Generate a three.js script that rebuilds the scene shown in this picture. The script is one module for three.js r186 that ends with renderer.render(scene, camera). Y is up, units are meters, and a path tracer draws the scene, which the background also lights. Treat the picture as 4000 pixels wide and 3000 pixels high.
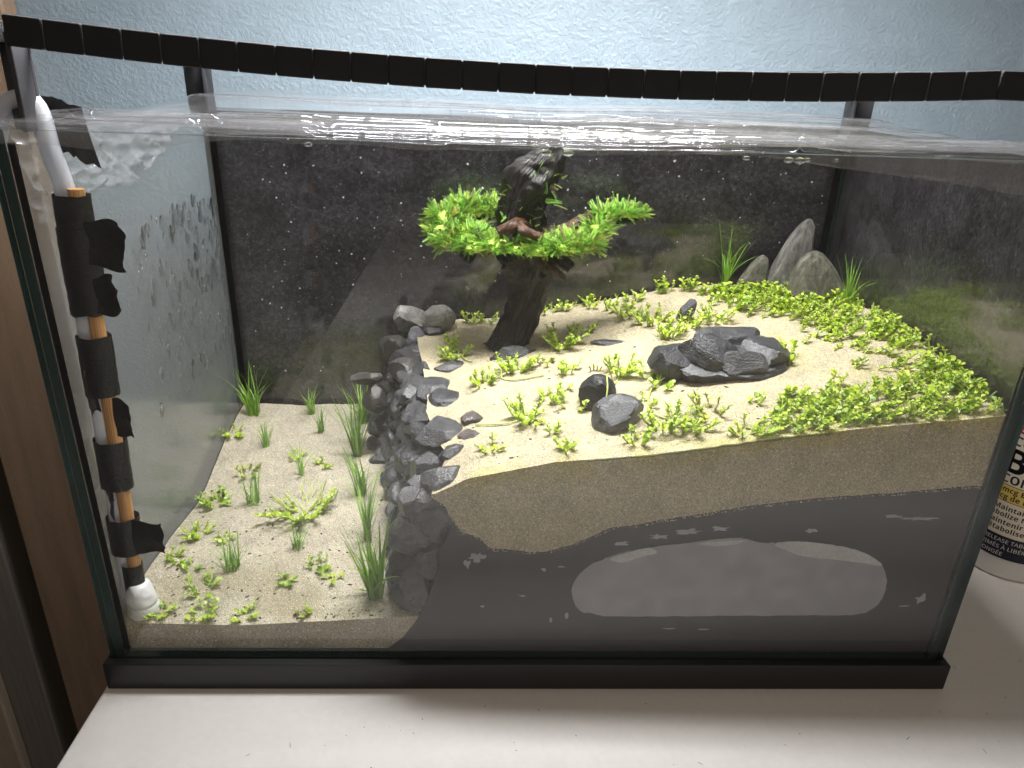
import * as THREE from 'three';
import { mergeGeometries, toCreasedNormals, mergeVertices } from 'three/addons/utils/BufferGeometryUtils.js';
import { RoundedBoxGeometry } from 'three/addons/geometries/RoundedBoxGeometry.js';
import { RectAreaLightUniformsLib } from 'three/addons/lights/RectAreaLightUniformsLib.js';

// ---------------------------------------------------------------- camera, lights, exposure
const scene = new THREE.Scene();
const camera = new THREE.PerspectiveCamera(55.88, 4 / 3, 0.01, 20);
camera.position.set(-0.0352, 0.3415, 0.3322);
camera.rotation.set(THREE.MathUtils.degToRad(-23.38), THREE.MathUtils.degToRad(-2.554), THREE.MathUtils.degToRad(2.034), 'YXZ');
const renderer = new THREE.WebGLRenderer();
renderer.toneMapping = THREE.LinearToneMapping;
renderer.toneMappingExposure = 1.0;
renderer.shadowMap.enabled = true;
RectAreaLightUniformsLib.init();
scene.background = new THREE.Color().setRGB(0.035, 0.031, 0.028);

const LAMP = { x: 0.0, y: 0.62, z: -0.125, w: 0.36, d: 0.085 };
const tankLight = new THREE.RectAreaLight(new THREE.Color().setRGB(1.0, 0.985, 0.965), 116, LAMP.w, LAMP.d);
tankLight.position.set(LAMP.x, LAMP.y - 0.013, LAMP.z);
tankLight.rotation.x = -Math.PI / 2;
scene.add(tankLight);
const roomLight = new THREE.RectAreaLight(new THREE.Color().setRGB(1.0, 0.84, 0.68), 2.5, 0.9, 0.9);
roomLight.position.set(0.3, 1.65, 1.6);
roomLight.lookAt(0, 0, 0);
scene.add(roomLight);

// ---------------------------------------------------------------- helpers
let seedState = 7;
const seed = (s) => { seedState = s >>> 0; };
function rnd() { seedState = (seedState + 0x6d2b79f5) | 0; let t = Math.imul(seedState ^ (seedState >>> 15), 1 | seedState); t = (t + Math.imul(t ^ (t >>> 7), 61 | t)) ^ t; return ((t ^ (t >>> 14)) >>> 0) / 4294967296; }
const rr = (a, b) => a + (b - a) * rnd();
const V = (x, y, z) => new THREE.Vector3(x, y, z);
const clamp = THREE.MathUtils.clamp, lerp = THREE.MathUtils.lerp, smooth = (x, a, b) => (a < b ? THREE.MathUtils.smoothstep(x, a, b) : 1 - THREE.MathUtils.smoothstep(x, b, a));
const rgb = (r, g, b) => new THREE.Color().setRGB(r, g, b);
function interp(x, xs, ys) { if (x <= xs[0]) return ys[0]; for (let i = 1; i < xs.length; i++) if (x <= xs[i]) return lerp(ys[i - 1], ys[i], (x - xs[i - 1]) / (xs[i] - xs[i - 1])); return ys[ys.length - 1]; }

const hash3 = (x, y, z) => { let h = Math.imul(x, 374761393) + Math.imul(y, 668265263) + Math.imul(z, 1440662683); h = Math.imul(h ^ (h >>> 13), 1274126177); return ((h ^ (h >>> 16)) >>> 0) / 4294967296; };
function vnoise(x, y, z) {
  const xi = Math.floor(x), yi = Math.floor(y), zi = Math.floor(z), f = (t) => t * t * (3 - 2 * t), u = f(x - xi), v = f(y - yi), w = f(z - zi);
  const c = (a, b, d) => hash3(xi + a, yi + b, zi + d);
  return lerp(lerp(lerp(c(0, 0, 0), c(1, 0, 0), u), lerp(c(0, 1, 0), c(1, 1, 0), u), v), lerp(lerp(c(0, 0, 1), c(1, 0, 1), u), lerp(c(0, 1, 1), c(1, 1, 1), u), v), w);
}
const fbm = (x, y, z, n = 4) => { let s = 0, a = 0.5, t = 0; for (let i = 0; i < n; i++) { s += a * vnoise(x, y, z); t += a; a *= 0.5; x = x * 2 + 17; y = y * 2 + 31; z = z * 2 + 7; } return s / t; };
// tiling value noise for textures
function tileNoise(N, freq, oct, s) {
  const out = new Float32Array(N * N); let amp = 1, tot = 0;
  for (let o = 0; o < oct; o++) {
    const F = freq << o;
    for (let j = 0; j < N; j++) for (let i = 0; i < N; i++) {
      const x = i / N * F, y = j / N * F, xi = Math.floor(x), yi = Math.floor(y), f = (t) => t * t * (3 - 2 * t), u = f(x - xi), v = f(y - yi);
      const c = (a, b) => hash3((xi + a) % F, (yi + b) % F, s + o * 13);
      out[j * N + i] += amp * lerp(lerp(c(0, 0), c(1, 0), u), lerp(c(0, 1), c(1, 1), u), v);
    }
    tot += amp; amp *= 0.5;
  }
  for (let i = 0; i < out.length; i++) out[i] /= tot;
  return out;
}
function texture(N, fn, srgb = true) {
  const d = new Uint8Array(N * N * 4);
  for (let i = 0; i < N * N; i++) { const c = fn(i, i % N, Math.floor(i / N)); for (let k = 0; k < 3; k++) d[i * 4 + k] = clamp(Math.round((typeof c === 'number' ? c : c[k]) * 255), 0, 255); d[i * 4 + 3] = 255; }
  const t = new THREE.DataTexture(d, N, N); t.wrapS = t.wrapT = THREE.RepeatWrapping; t.magFilter = THREE.LinearFilter; t.minFilter = THREE.LinearFilter;
  if (srgb) t.colorSpace = THREE.SRGBColorSpace; t.needsUpdate = true; return t;
}
const rep = (t, u, v = u) => { const c = t.clone(); c.repeat.set(u, v); c.needsUpdate = true; return c; };
const std = (o) => new THREE.MeshStandardMaterial(o), phy = (o) => new THREE.MeshPhysicalMaterial(o);

const taken = new Map();
function numbered(name) { const n = taken.get(name) ?? 0; taken.set(name, n + 1); return n ? name + '_' + String(n).padStart(3, '0') : name; }
function tag(o, label, category, group, kind) { if (label) o.userData.label = label; if (category) o.userData.category = category; if (group) o.userData.group = group; if (kind) o.userData.kind = kind; return o; }
function thing(name, label, category, pos = [0, 0, 0], group) { const g = new THREE.Group(); g.name = numbered(name); g.position.set(...pos); scene.add(g); return tag(g, label, category, group); }
function part(name, geo, mat, parent, label) { const m = new THREE.Mesh(geo, mat); m.name = name; m.castShadow = m.receiveShadow = true; parent.add(m); if (label) m.userData.label = label; return m; }
function structure(name, geo, mat, label) { const m = new THREE.Mesh(geo, mat); m.name = numbered(name); m.castShadow = m.receiveShadow = true; scene.add(m); m.userData.kind = 'structure'; if (label) m.userData.label = label; return m; }
function box(w, h, d, x = 0, y = 0, z = 0) { return new THREE.BoxGeometry(w, h, d).translate(x, y, z); }
function rbox(w, h, d, r, x = 0, y = 0, z = 0) { return new RoundedBoxGeometry(w, h, d, 2, r).translate(x, y, z); }
// box-projected uv in metres, on unindexed triangles
function boxUV(g, s = 1) {
  const p = g.attributes.position, n = g.attributes.normal, uv = new Float32Array(p.count * 2);
  for (let i = 0; i < p.count; i += 3) {
    let nx = 0, ny = 0, nz = 0; for (let k = 0; k < 3; k++) { nx += n.getX(i + k); ny += n.getY(i + k); nz += n.getZ(i + k); }
    const ax = Math.abs(nx), ay = Math.abs(ny), az = Math.abs(nz);
    for (let k = 0; k < 3; k++) { const x = p.getX(i + k), y = p.getY(i + k), z = p.getZ(i + k); const q = ax > ay && ax > az ? [z, y] : ay > az ? [x, z] : [x, y]; uv[(i + k) * 2] = q[0] / s; uv[(i + k) * 2 + 1] = q[1] / s; }
  }
  g.setAttribute('uv', new THREE.BufferAttribute(uv, 2)); return g;
}
function gridGeo(nu, nv, fn) {
  const pos = [], uv = [], idx = [];
  for (let j = 0; j <= nv; j++) for (let i = 0; i <= nu; i++) { const p = fn(i / nu, j / nv); pos.push(p[0], p[1], p[2]); uv.push(p[3] ?? i / nu, p[4] ?? j / nv); }
  for (let j = 0; j < nv; j++) for (let i = 0; i < nu; i++) { const a = j * (nu + 1) + i, b = a + 1, c = a + nu + 1, d = c + 1; idx.push(a, b, c, b, d, c); }
  const g = new THREE.BufferGeometry(); g.setAttribute('position', new THREE.Float32BufferAttribute(pos, 3)); g.setAttribute('uv', new THREE.Float32BufferAttribute(uv, 2)); g.setIndex(idx); g.computeVertexNormals(); return g;
}
function tubeGeo(pts, r, seg = 24, rad = 10) { return new THREE.TubeGeometry(new THREE.CatmullRomCurve3(pts), seg, r, rad); }
// a swept tube whose radius and surface vary: rf(t, angle) -> radius
function sweep(pts, rf, nt = 60, na = 28, off) {
  const c = new THREE.CatmullRomCurve3(pts), fr = c.computeFrenetFrames(nt, false), pos = [], uv = [], idx = [];
  for (let i = 0; i <= nt; i++) {
    const t = i / nt, P = c.getPoint(t), T = c.getTangent(t), X = V(1, 0, 0).addScaledVector(T, -T.x).normalize(), Z = V().crossVectors(X, T).normalize();
    for (let j = 0; j <= na; j++) { const a = j / na * Math.PI * 2, r = rf(t, a); const q = P.clone().addScaledVector(X, Math.cos(a) * r).addScaledVector(Z, Math.sin(a) * r); pos.push(q.x, q.y, q.z); uv.push(j / na, t); }
  }
  for (let i = 0; i < nt; i++) for (let j = 0; j < na; j++) { const a = i * (na + 1) + j, b = a + 1, d = a + na + 1, e = d + 1; idx.push(a, d, b, b, d, e); }
  for (const [row, P] of [[0, c.getPoint(0)], [nt, c.getPoint(1)]]) { const k = pos.length / 3; pos.push(P.x, P.y, P.z); uv.push(0.5, row ? 1 : 0); for (let j = 0; j < na; j++) { const a = row * (na + 1) + j; row ? idx.push(a, k, a + 1) : idx.push(a, a + 1, k); } }
  const g = new THREE.BufferGeometry(); g.setAttribute('position', new THREE.Float32BufferAttribute(pos, 3)); g.setAttribute('uv', new THREE.Float32BufferAttribute(uv, 2)); g.setIndex(idx); g.computeVertexNormals(); return g;
}

// ---------------------------------------------------------------- textures and materials
const nA = tileNoise(512, 8, 5, 1), nB = tileNoise(512, 64, 2, 5), nC = tileNoise(512, 128, 1, 9), nD = tileNoise(512, 4, 4, 21), nE = tileNoise(512, 32, 2, 33);
const at = (n, x, y) => n[((y & 511) * 512 + (x & 511))];
const texWallBump = texture(512, (i, x, y) => { const w = at(nE, x + 14 * at(nA, x, y), y + 14 * at(nA, y, x)); return clamp(smooth(w, 0.36, 0.7) * 0.8 + 0.2 * nB[i], 0, 1); }, false);
const texWall = texture(512, (i) => { const v = 0.97 + 0.05 * (nD[i] - 0.5) + 0.05 * (nB[i] - 0.5); return [v, v, v]; });
const texSand = texture(512, (i, x, y) => { const g = nC[i], q = nB[i], m = nD[i]; let v = 0.72 + 0.22 * (g - 0.5) + 0.16 * (q - 0.5) + 0.12 * (m - 0.5); let w = hash3(x >> 2, y >> 2, 77); if (w > 0.99) v *= 0.6; else if (w < 0.03) v = Math.min(1, v * 1.3); const o = (q - 0.5) * 0.08; return [v + o, v, v - 0.05 - o]; });
const texSandBump = texture(512, (i) => clamp(0.55 * nC[i] + 0.45 * nB[i], 0, 1), false);
const texRock = texture(512, (i, x, y) => { const band = at(nE, x >> 1, y * 2); const v = 0.62 + 0.5 * (nA[i] - 0.5) + 0.1 * (band - 0.5) + 0.16 * (nB[i] - 0.5) + 0.22 * (nC[i] - 0.5); return [v, v * 1.0, v * 1.01]; });
const texRockBump = texture(512, (i, x, y) => clamp(0.18 * at(nE, x >> 1, y * 2) + 0.5 * nA[i] + 0.2 * nB[i] + 0.12 * nC[i], 0, 1), false);
const texBark = texture(512, (i, x, y) => { const s = at(nE, x * 2, y >> 2); const v = 0.5 + 0.7 * (s - 0.5) + 0.5 * (nA[i] - 0.5); return [v * 1.04, v, v * 0.95]; });
const texBarkBump = texture(512, (i, x, y) => clamp(0.6 * at(nE, x * 2, y >> 2) + 0.4 * nA[i], 0, 1), false);
const texWood = texture(256, (i, x, y) => { const s = at(nE, x * 5, y >> 3), m = at(nA, x, y); const v = 0.72 + 0.4 * (s - 0.5) + 0.15 * (m - 0.5); return [v * 1.02, v * 0.78, v * 0.5]; });
const texDustHaze = texture(512, (i, x, y) => { let v = 0.25 + 0.2 * (nA[i] - 0.5) + 0.24 * (nB[i] - 0.5) + 0.12 * (nC[i] - 0.5) + 0.16 * (nD[i] - 0.5); const h = hash3(x >> 1, y >> 1, 5); if (h > 0.988) v += 0.34; return [v, v * 0.98, v * 1.03]; });
const texTable = texture(512, (i, x, y) => { let v = 0.95 + 0.012 * (nD[i] - 0.5) + 0.016 * (nC[i] - 0.5); return [v, v * 0.995, v * 0.985]; });
const texPaint = texture(512, (i) => { const v = 0.9 + 0.2 * (nD[i] - 0.5) + 0.1 * (nC[i] - 0.5); return [v, v, v]; });
const texTape = texture(256, (i, x, y) => { const v = 0.5 + 0.5 * (at(nB, x, y) - 0.5) + 0.3 * (at(nA, x, y) - 0.5); return [v, v * 0.96, v * 0.98]; });

const M = {
  wall: std({ color: rgb(0.215, 0.272, 0.318), map: rep(texWall, 3), bumpMap: rep(texWallBump, 32), bumpScale: 0.00022, roughness: 0.48 }),
  table: std({ color: rgb(0.87, 0.86, 0.85), map: rep(texTable, 4), roughness: 0.38, bumpMap: rep(texSandBump, 20), bumpScale: 0.00003 }),
  rim: phy({ color: rgb(0.011, 0.011, 0.013), roughness: 0.42 }),
  black: std({ color: rgb(0.012, 0.012, 0.013), roughness: 0.5 }),
  gridBlack: std({ color: rgb(0.007, 0.0065, 0.008), roughness: 0.55, bumpMap: rep(texRockBump, 30), bumpScale: 0.0002 }),
  legGrey: std({ color: rgb(0.045, 0.045, 0.052), roughness: 0.55 }),
  glass: phy({ color: rgb(0.985, 0.988, 0.985), transmission: 1, thickness: 0, roughness: 0.02, ior: 1.4 }),
  glassFront: phy({ color: rgb(0.985, 0.988, 0.985), transmission: 0.988, thickness: 0, roughness: 0.02, ior: 1.4 }),
  foggy: phy({ color: rgb(0.92, 0.945, 0.95), transmission: 0.9, thickness: 0, roughness: 0.15, ior: 1.5 }),
  edge: phy({ color: rgb(0.014, 0.04, 0.036), roughness: 0.12 }),
  silicone: phy({ color: rgb(0.008, 0.008, 0.009), roughness: 0.3 }),
  backing: phy({ color: rgb(0.55, 0.53, 0.57), map: rep(texDustHaze, 3, 2), roughness: 0.34, clearcoat: 0.5, clearcoatRoughness: 0.08 }),  // front glass haze and veil are lifted into this colour, besides the dust
  drop: phy({ color: rgb(1, 1, 1), transmission: 1, thickness: 0.002, roughness: 0.0, ior: 1.33 }),
  fleck: std({ color: rgb(0.62, 0.62, 0.63), roughness: 0.7 }),
  sandHill: std({ color: rgb(0.82, 0.715, 0.55), map: texSand, vertexColors: true, roughness: 0.92, bumpMap: texSandBump, bumpScale: 0.0007 }),
  sandBed: std({ color: rgb(0.74, 0.665, 0.58), map: texSand, vertexColors: true, roughness: 0.62, bumpMap: texSandBump, bumpScale: 0.0005 }),
  core: std({ color: rgb(0.02, 0.018, 0.021), map: texPaint, roughness: 0.75 }),
  oval: std({ color: rgb(0.33, 0.32, 0.35), map: rep(texPaint, 1), roughness: 0.7 }),
  ovalLight: std({ color: rgb(0.5, 0.5, 0.5), map: rep(texPaint, 8), roughness: 0.7 }),
  film: phy({ color: rgb(0.92, 0.92, 0.94), transmission: 0.95, thickness: 0, roughness: 0.075, ior: 1.36 }),
  filmFold: phy({ color: rgb(0.97, 0.97, 0.98), transmission: 0.975, thickness: 0, roughness: 0.09, ior: 1.4 }),
  filmClear: phy({ color: rgb(0.94, 0.94, 0.95), transmission: 0.9, thickness: 0, roughness: 0.14, ior: 1.45 }),
  water: phy({ color: rgb(0.97, 0.98, 0.96), transmission: 1, thickness: 0, roughness: 0.01, ior: 1.33 }),
  bark: phy({ color: rgb(0.034, 0.03, 0.028), map: rep(texBark, 2, 1), roughness: 0.5, bumpMap: rep(texBarkBump, 3, 2), bumpScale: 0.003, clearcoat: 0.15, clearcoatRoughness: 0.3 }),
  twig: phy({ color: rgb(0.26, 0.125, 0.062), map: rep(texBark, 2, 1), roughness: 0.35, bumpMap: rep(texBarkBump, 2, 1), bumpScale: 0.0008 }),
  moss: phy({ color: rgb(0.56, 0.72, 0.15), roughness: 0.45, transmission: 0.25, thickness: 0 }),
  mossCore: std({ color: rgb(0.56, 0.72, 0.15), roughness: 0.9 }),
  tube: phy({ color: rgb(0.80, 0.83, 0.9), roughness: 0.28, transmission: 0.3, thickness: 0, clearcoat: 0.6 }),
  foot: phy({ color: rgb(0.86, 0.87, 0.86), roughness: 0.3, transmission: 0.2, thickness: 0, clearcoat: 0.5 }),
  tape: phy({ color: rgb(0.03, 0.028, 0.031), map: texTape, roughness: 0.42, bumpMap: rep(texRockBump, 1), bumpScale: 0.0006, side: THREE.DoubleSide }),
  dowel: std({ color: rgb(0.98, 0.92, 0.86), map: rep(texWood, 2, 1), roughness: 0.5 }),
  casing: std({ color: rgb(0.27, 0.185, 0.125), map: rep(texPaint, 3, 6), roughness: 0.6 }),
  jamb: std({ color: rgb(0.2, 0.175, 0.155), map: rep(texPaint, 3, 6), roughness: 0.6 }),  // tones of casing, jamb and door also carry how each face is lit
  door: std({ color: rgb(0.38, 0.31, 0.235), map: rep(texPaint, 3, 6), roughness: 0.55 }),
  lampShell: std({ color: rgb(0.5, 0.5, 0.5), roughness: 0.4, metalness: 0.6 }),
  lampGlow: std({ color: rgb(0.8, 0.8, 0.8), emissive: rgb(0.95, 1, 1), emissiveIntensity: 6 }),
  roomGlow: std({ color: rgb(0.8, 0.8, 0.8), emissive: rgb(1, 0.82, 0.62), emissiveIntensity: 1.0 }),
  bottle: phy({ color: rgb(0.76, 0.75, 0.73), roughness: 0.35 }),
  debris: std({ color: rgb(0.03, 0.024, 0.016), roughness: 0.9 }),
};
const rockMat = (r, g, b, rough = 0.5) => phy({ color: rgb(r, g, b), map: texRock, roughness: rough, bumpMap: texRockBump, bumpScale: 0.0016, clearcoat: 0.22, clearcoatRoughness: 0.35 });
const slate = [rockMat(0.125, 0.128, 0.136, 0.4), rockMat(0.095, 0.098, 0.106, 0.38), rockMat(0.17, 0.172, 0.175, 0.45), rockMat(0.07, 0.072, 0.078, 0.36), rockMat(0.15, 0.14, 0.12, 0.42)];
const paleRock = rockMat(0.66, 0.65, 0.59, 0.6), paleRockB = rockMat(0.56, 0.55, 0.46, 0.6), blueSlate = rockMat(0.42, 0.425, 0.47, 0.55), darkRock = rockMat(0.105, 0.11, 0.118, 0.42), blackRock = rockMat(0.05, 0.052, 0.056, 0.4), greyRock = rockMat(0.17, 0.178, 0.185, 0.5), standGrey = rockMat(0.40, 0.39, 0.34, 0.65), standOlive = rockMat(0.36, 0.345, 0.25, 0.65), brownSlate = rockMat(0.22, 0.175, 0.15, 0.5);
const leafMat = [[0.44, 0.58, 0.03], [0.34, 0.5, 0.025], [0.54, 0.64, 0.06], [0.18, 0.32, 0.02], [0.36, 0.38, 0.06]].map((c) => phy({ color: rgb(...c), roughness: 0.42, transmission: 0.3, thickness: 0, side: THREE.DoubleSide }));
const stemMat = phy({ color: rgb(0.42, 0.5, 0.12), roughness: 0.5 }), stemBrown = phy({ color: rgb(0.3, 0.24, 0.08), roughness: 0.6 });
const bladeMat = [[0.17, 0.36, 0.03], [0.26, 0.48, 0.05], [0.38, 0.58, 0.08]].map((c) => phy({ color: rgb(...c), roughness: 0.4, transmission: 0.25, thickness: 0, side: THREE.DoubleSide }));

// ---------------------------------------------------------------- the room around the tank
const TANK = { W: 0.2495, H: 0.3115, D: 0.258, T: 0.005 };
const WALLZ = -0.33;
{
  const g = new THREE.PlaneGeometry(2.2, 2.2); g.translate(0.63, 0.35, WALLZ);
  structure('wall', g, M.wall, 'pale blue wall with a textured paint finish behind the tank');
  structure('table', rbox(1.35, 0.03, 1.32, 0.002, -0.2545 + 0.675, -0.015, 1.0 - 0.66 - 0.006), M.table, 'white table top under the tank');
  const d = thing('door_frame', 'brown door frame with dark gap and beige door left of the tank', 'door frame', [-0.52, -0.75, WALLZ]);
  part('casing', rbox(0.098, 2.2, 0.02, 0.002, 0.060, 1.1, 0.012), M.casing, d, 'brown flat casing board');
  part('recess', box(0.12, 2.2, 0.006, -0.008, 1.1, -0.075), M.casing, d, 'back of the gap between casing and door'); part('recess', box(0.006, 2.2, 0.075, 0.016, 1.1, -0.0365), M.casing, d);
  part('jamb', rbox(0.043, 2.2, 0.08, 0.002, -0.042, 1.1, -0.028), M.jamb, d, 'grey brown door edge');
  part('door', rbox(0.5, 2.2, 0.022, 0.003, -0.314, 1.1, 0.012), M.door, d, 'beige door leaf');
}
{ seed(88); const im = new THREE.InstancedMesh(new THREE.IcosahedronGeometry(1, 1), M.debris, 44), m = new THREE.Matrix4(); for (let i = 0; i < 44; i++) { const x = i < 14 ? rr(0.25, 0.36) : rr(-0.2, 0.3), z = i < 14 ? rr(-0.08, 0.05) : rr(0.015, 0.062), s = rr(0.00012, 0.00038), l = rnd() < 0.25 ? 6 : 1; m.compose(V(x, 0.0001, z), new THREE.Quaternion().setFromEuler(new THREE.Euler(0, rr(0, 6), 0)), V(s * l, 0.0001, s / Math.sqrt(l))); im.setMatrixAt(i, m); }
  im.name = 'dust_specks'; scene.add(tag(im, 'tiny dark dust specks and hairs scattered on the white table', 'dust', null, 'stuff')); }
// lamps (above the frame; their light, its soft shadows and its mirror image in the film are in the picture)
{
  const l = thing('aquarium_lamp', 'flat white aquarium lamp hanging over the middle of the tank', 'lamp', [LAMP.x, LAMP.y, LAMP.z]);
  part('housing', rbox(LAMP.w + 0.02, 0.014, LAMP.d + 0.02, 0.003, 0, 0.004, 0), M.lampShell, l);
  part('diffuser', box(LAMP.w, 0.004, LAMP.d, 0, -0.0055, 0), M.lampGlow, l);
  part('added_rear_baffle', rbox(LAMP.w + 0.02, 0.074, 0.003, 0.001, 0, -0.034, -LAMP.d / 2 - 0.0085), M.lampShell, l);  // added, unseen: holds the lamp light off the upper wall
  part('added_front_baffle', rbox(LAMP.w + 0.02, 0.074, 0.003, 0.001, 0, -0.034, LAMP.d / 2 + 0.0085), M.lampShell, l);  // added, unseen: cuts the lamp light on the far table
  for (const sx of [-1, 1]) part('added_side_baffle', rbox(0.003, 0.045, LAMP.d + 0.014, 0.001, sx * (LAMP.w / 2 + 0.0085), -0.0195, 0), M.lampShell, l);  // added, unseen: limits the light on the wall to the sides
  part('arm', rbox(0.02, 0.01, Math.abs(WALLZ - LAMP.z), 0.002, 0, 0.016, (WALLZ - LAMP.z) / 2), M.lampShell, l);
  const c = thing('room_lamp', 'dim warm square panel lamp lighting the room from the front', 'lamp', [0.3, 1.65, 1.6]);
  const face = part('diffuser', box(0.9, 0.9, 0.01, 0, 0, 0.02), M.roomGlow, c); face.lookAt(0.3 * 2, 1.65 * 2, 1.6 * 2);
}

// ---------------------------------------------------------------- the tank
const tank = thing('aquarium', 'glass tank with black backing, clear left pane and black bottom rim', 'aquarium', [0, 0, 0]);
{
  const { W, H, D, T } = TANK, y0 = 0.006, hh = H - y0, ym = y0 + hh / 2, g = M.glass, e = M.edge;
  part('front_pane', box(2 * W, hh, T, 0, ym, -T / 2), [e, e, e, e, M.glassFront, M.glassFront], tank);
  const sd = D - 2 * T - 0.0006;
  const lp = part('side_pane', box(T, hh, sd, -W + T / 2, ym, -D / 2), [M.foggy, M.foggy, e, e, e, e], tank, 'left pane, fogged and beaded with drops');
  part('side_pane', box(T, hh, sd, W - T / 2, ym, -D / 2), [g, g, e, e, e, e], tank, 'right pane in front of black backing');
  const bp = part('back_pane', box(2 * W, hh, T, 0, ym, -D + T / 2), [e, e, e, e, g, g], tank);
  part('base_pane', box(2 * W - 2 * T - 0.001, 0.006, sd, 0, 0.0115, -D / 2), M.edge, tank);
  part('backing_sheet', box(2 * W - 0.004, hh - 0.003, 0.0008, -0.001, ym - 0.001, -D - 0.0008), M.backing, tank, 'black sheet behind the back pane, greyed by painted haze');
  part('backing_sheet', box(0.0008, hh - 0.003, D - 0.004, W + 0.0008, ym - 0.001, -D / 2), M.backing, tank, 'black sheet behind the right pane, greyed by painted haze');
  // bottom rim: a ring with a lip
  const s = new THREE.Shape(); s.moveTo(-0.2518, -0.0058); s.lineTo(0.2518, -0.0058); s.lineTo(0.2518, D + 0.0058); s.lineTo(-0.2518, D + 0.0058); s.closePath();
  const h = new THREE.Path(); const a = W + 0.0006; h.moveTo(-a, -0.0006); h.lineTo(-a, D + 0.0006); h.lineTo(a, D + 0.0006); h.lineTo(a, -0.0006); h.closePath(); s.holes.push(h);
  const r = new THREE.ExtrudeGeometry(s, { depth: 0.0174, bevelEnabled: true, bevelThickness: 0.0008, bevelSize: 0.0006, bevelOffset: -0.0006, bevelSegments: 2 });
  r.rotateX(-Math.PI / 2); r.translate(0, 0.0009, 0); part('bottom_rim', r, M.rim, tank);
  // silicone along the inner corners
  for (const sx of [-1, 1]) for (const [z, sz] of [[-T - 0.0005, -1], [-D + T + 0.0005, 1]]) {
    const q0 = sx > 0 && sz < 0 ? 0.0013 : 0.0036, t = new THREE.Shape(); t.moveTo(0, 0); t.lineTo(-sx * q0, 0); t.quadraticCurveTo(-sx * q0 / 3, sz * q0 / 3, 0, sz * q0); t.closePath();
    const q = new THREE.ExtrudeGeometry(t, { depth: hh - 0.02, bevelEnabled: false, curveSegments: 4 }); q.rotateX(-Math.PI / 2); q.scale(1, 1, -1); q.translate(sx * (W - T - 0.0004), y0 + 0.014, z);
    const ix = q.index; part('silicone_seam', q, M.silicone, tank);
  }
  // beads of condensation running down the fogged pane
  seed(51);
  const dropG = new THREE.SphereGeometry(1, 8, 6), N = 420, drops = new THREE.InstancedMesh(dropG, M.drop, N), m4 = new THREE.Matrix4();
  for (let i = 0; i < N; i++) {
    let z = -0.10 - 0.145 * Math.pow(rnd(), 0.75), y = 0.125 + 0.125 * Math.pow(rnd(), 0.8); const s = Math.pow(rnd(), 2.6) * 0.0026 + 0.0006, st = rr(1.2, 2.8);
    m4.compose(V(-W + T, y, z), new THREE.Quaternion().setFromEuler(new THREE.Euler(rr(-0.15, 0.15), 0, 0)), V(s * 0.3, s * st, s * 1.3)); drops.setMatrixAt(i, m4);
  }
  drops.name = 'water_drops'; lp.add(drops); drops.userData.kind = 'stuff';
  // flecks and beads on the back pane
  const NB = 1700, beads = new THREE.InstancedMesh(dropG, M.drop, NB);
  for (let i = 0; i < NB; i++) { const x = rr(-0.238, 0.24), y = 0.312 - 0.2 * Math.pow(rnd(), 1.25), s = Math.pow(rnd(), 6) * 0.0007 + 0.00016; m4.compose(V(x, Math.max(0.08, y), -D + T), new THREE.Quaternion(), V(s, s * rr(1, 1.5), s * 0.6)); beads.setMatrixAt(i, m4); }
  beads.name = 'water_drops'; bp.add(beads); beads.userData.kind = 'stuff';
  const NF = 900, fl = new THREE.InstancedMesh(new THREE.IcosahedronGeometry(1, 0), M.fleck, NF);
  for (let i = 0; i < NF; i++) { const s = Math.pow(rnd(), 7) * 0.0007 + 0.00012; m4.compose(V(rr(-0.238, 0.24), rr(0.09, 0.30), -D + T + 0.0001), new THREE.Quaternion().setFromEuler(new THREE.Euler(0, 0, rr(0, 6))), V(s * rr(0.7, 2), s, 0.0002)); fl.setMatrixAt(i, m4); }
  { // beads of trapped air and water where stones, sand and foam meet the front glass
    const NA = 260, bd = new THREE.InstancedMesh(dropG, M.drop, NA), L = [[-0.061, 0.128], [-0.056, 0.121], [-0.051, 0.112], [-0.046, 0.105], [-0.037, 0.101], [-0.031, 0.094], [-0.015, 0.0925], [0.004, 0.0925], [0.02, 0.097]];
    for (let i = 0; i < NA; i++) { const t = Math.pow(rnd(), 1.3) * (L.length - 1.001), k = Math.floor(t), f = t - k, s = 0.00018 + 0.00055 * Math.pow(rnd(), 3); m4.compose(V(lerp(L[k][0], L[k + 1][0], f) + rr(-0.004, 0.003), lerp(L[k][1], L[k + 1][1], f) + rr(-0.004, 0.003), -T - 0.0001), new THREE.Quaternion(), V(s, s, s * 0.4)); bd.setMatrixAt(i, m4); }
    bd.name = 'air_beads'; bd.userData.kind = 'stuff'; tank.children.find((c) => c.name === 'front_pane').add(bd);
  }
  fl.name = 'limescale_flecks'; bp.add(fl); fl.userData.kind = 'stuff';
}

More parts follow.
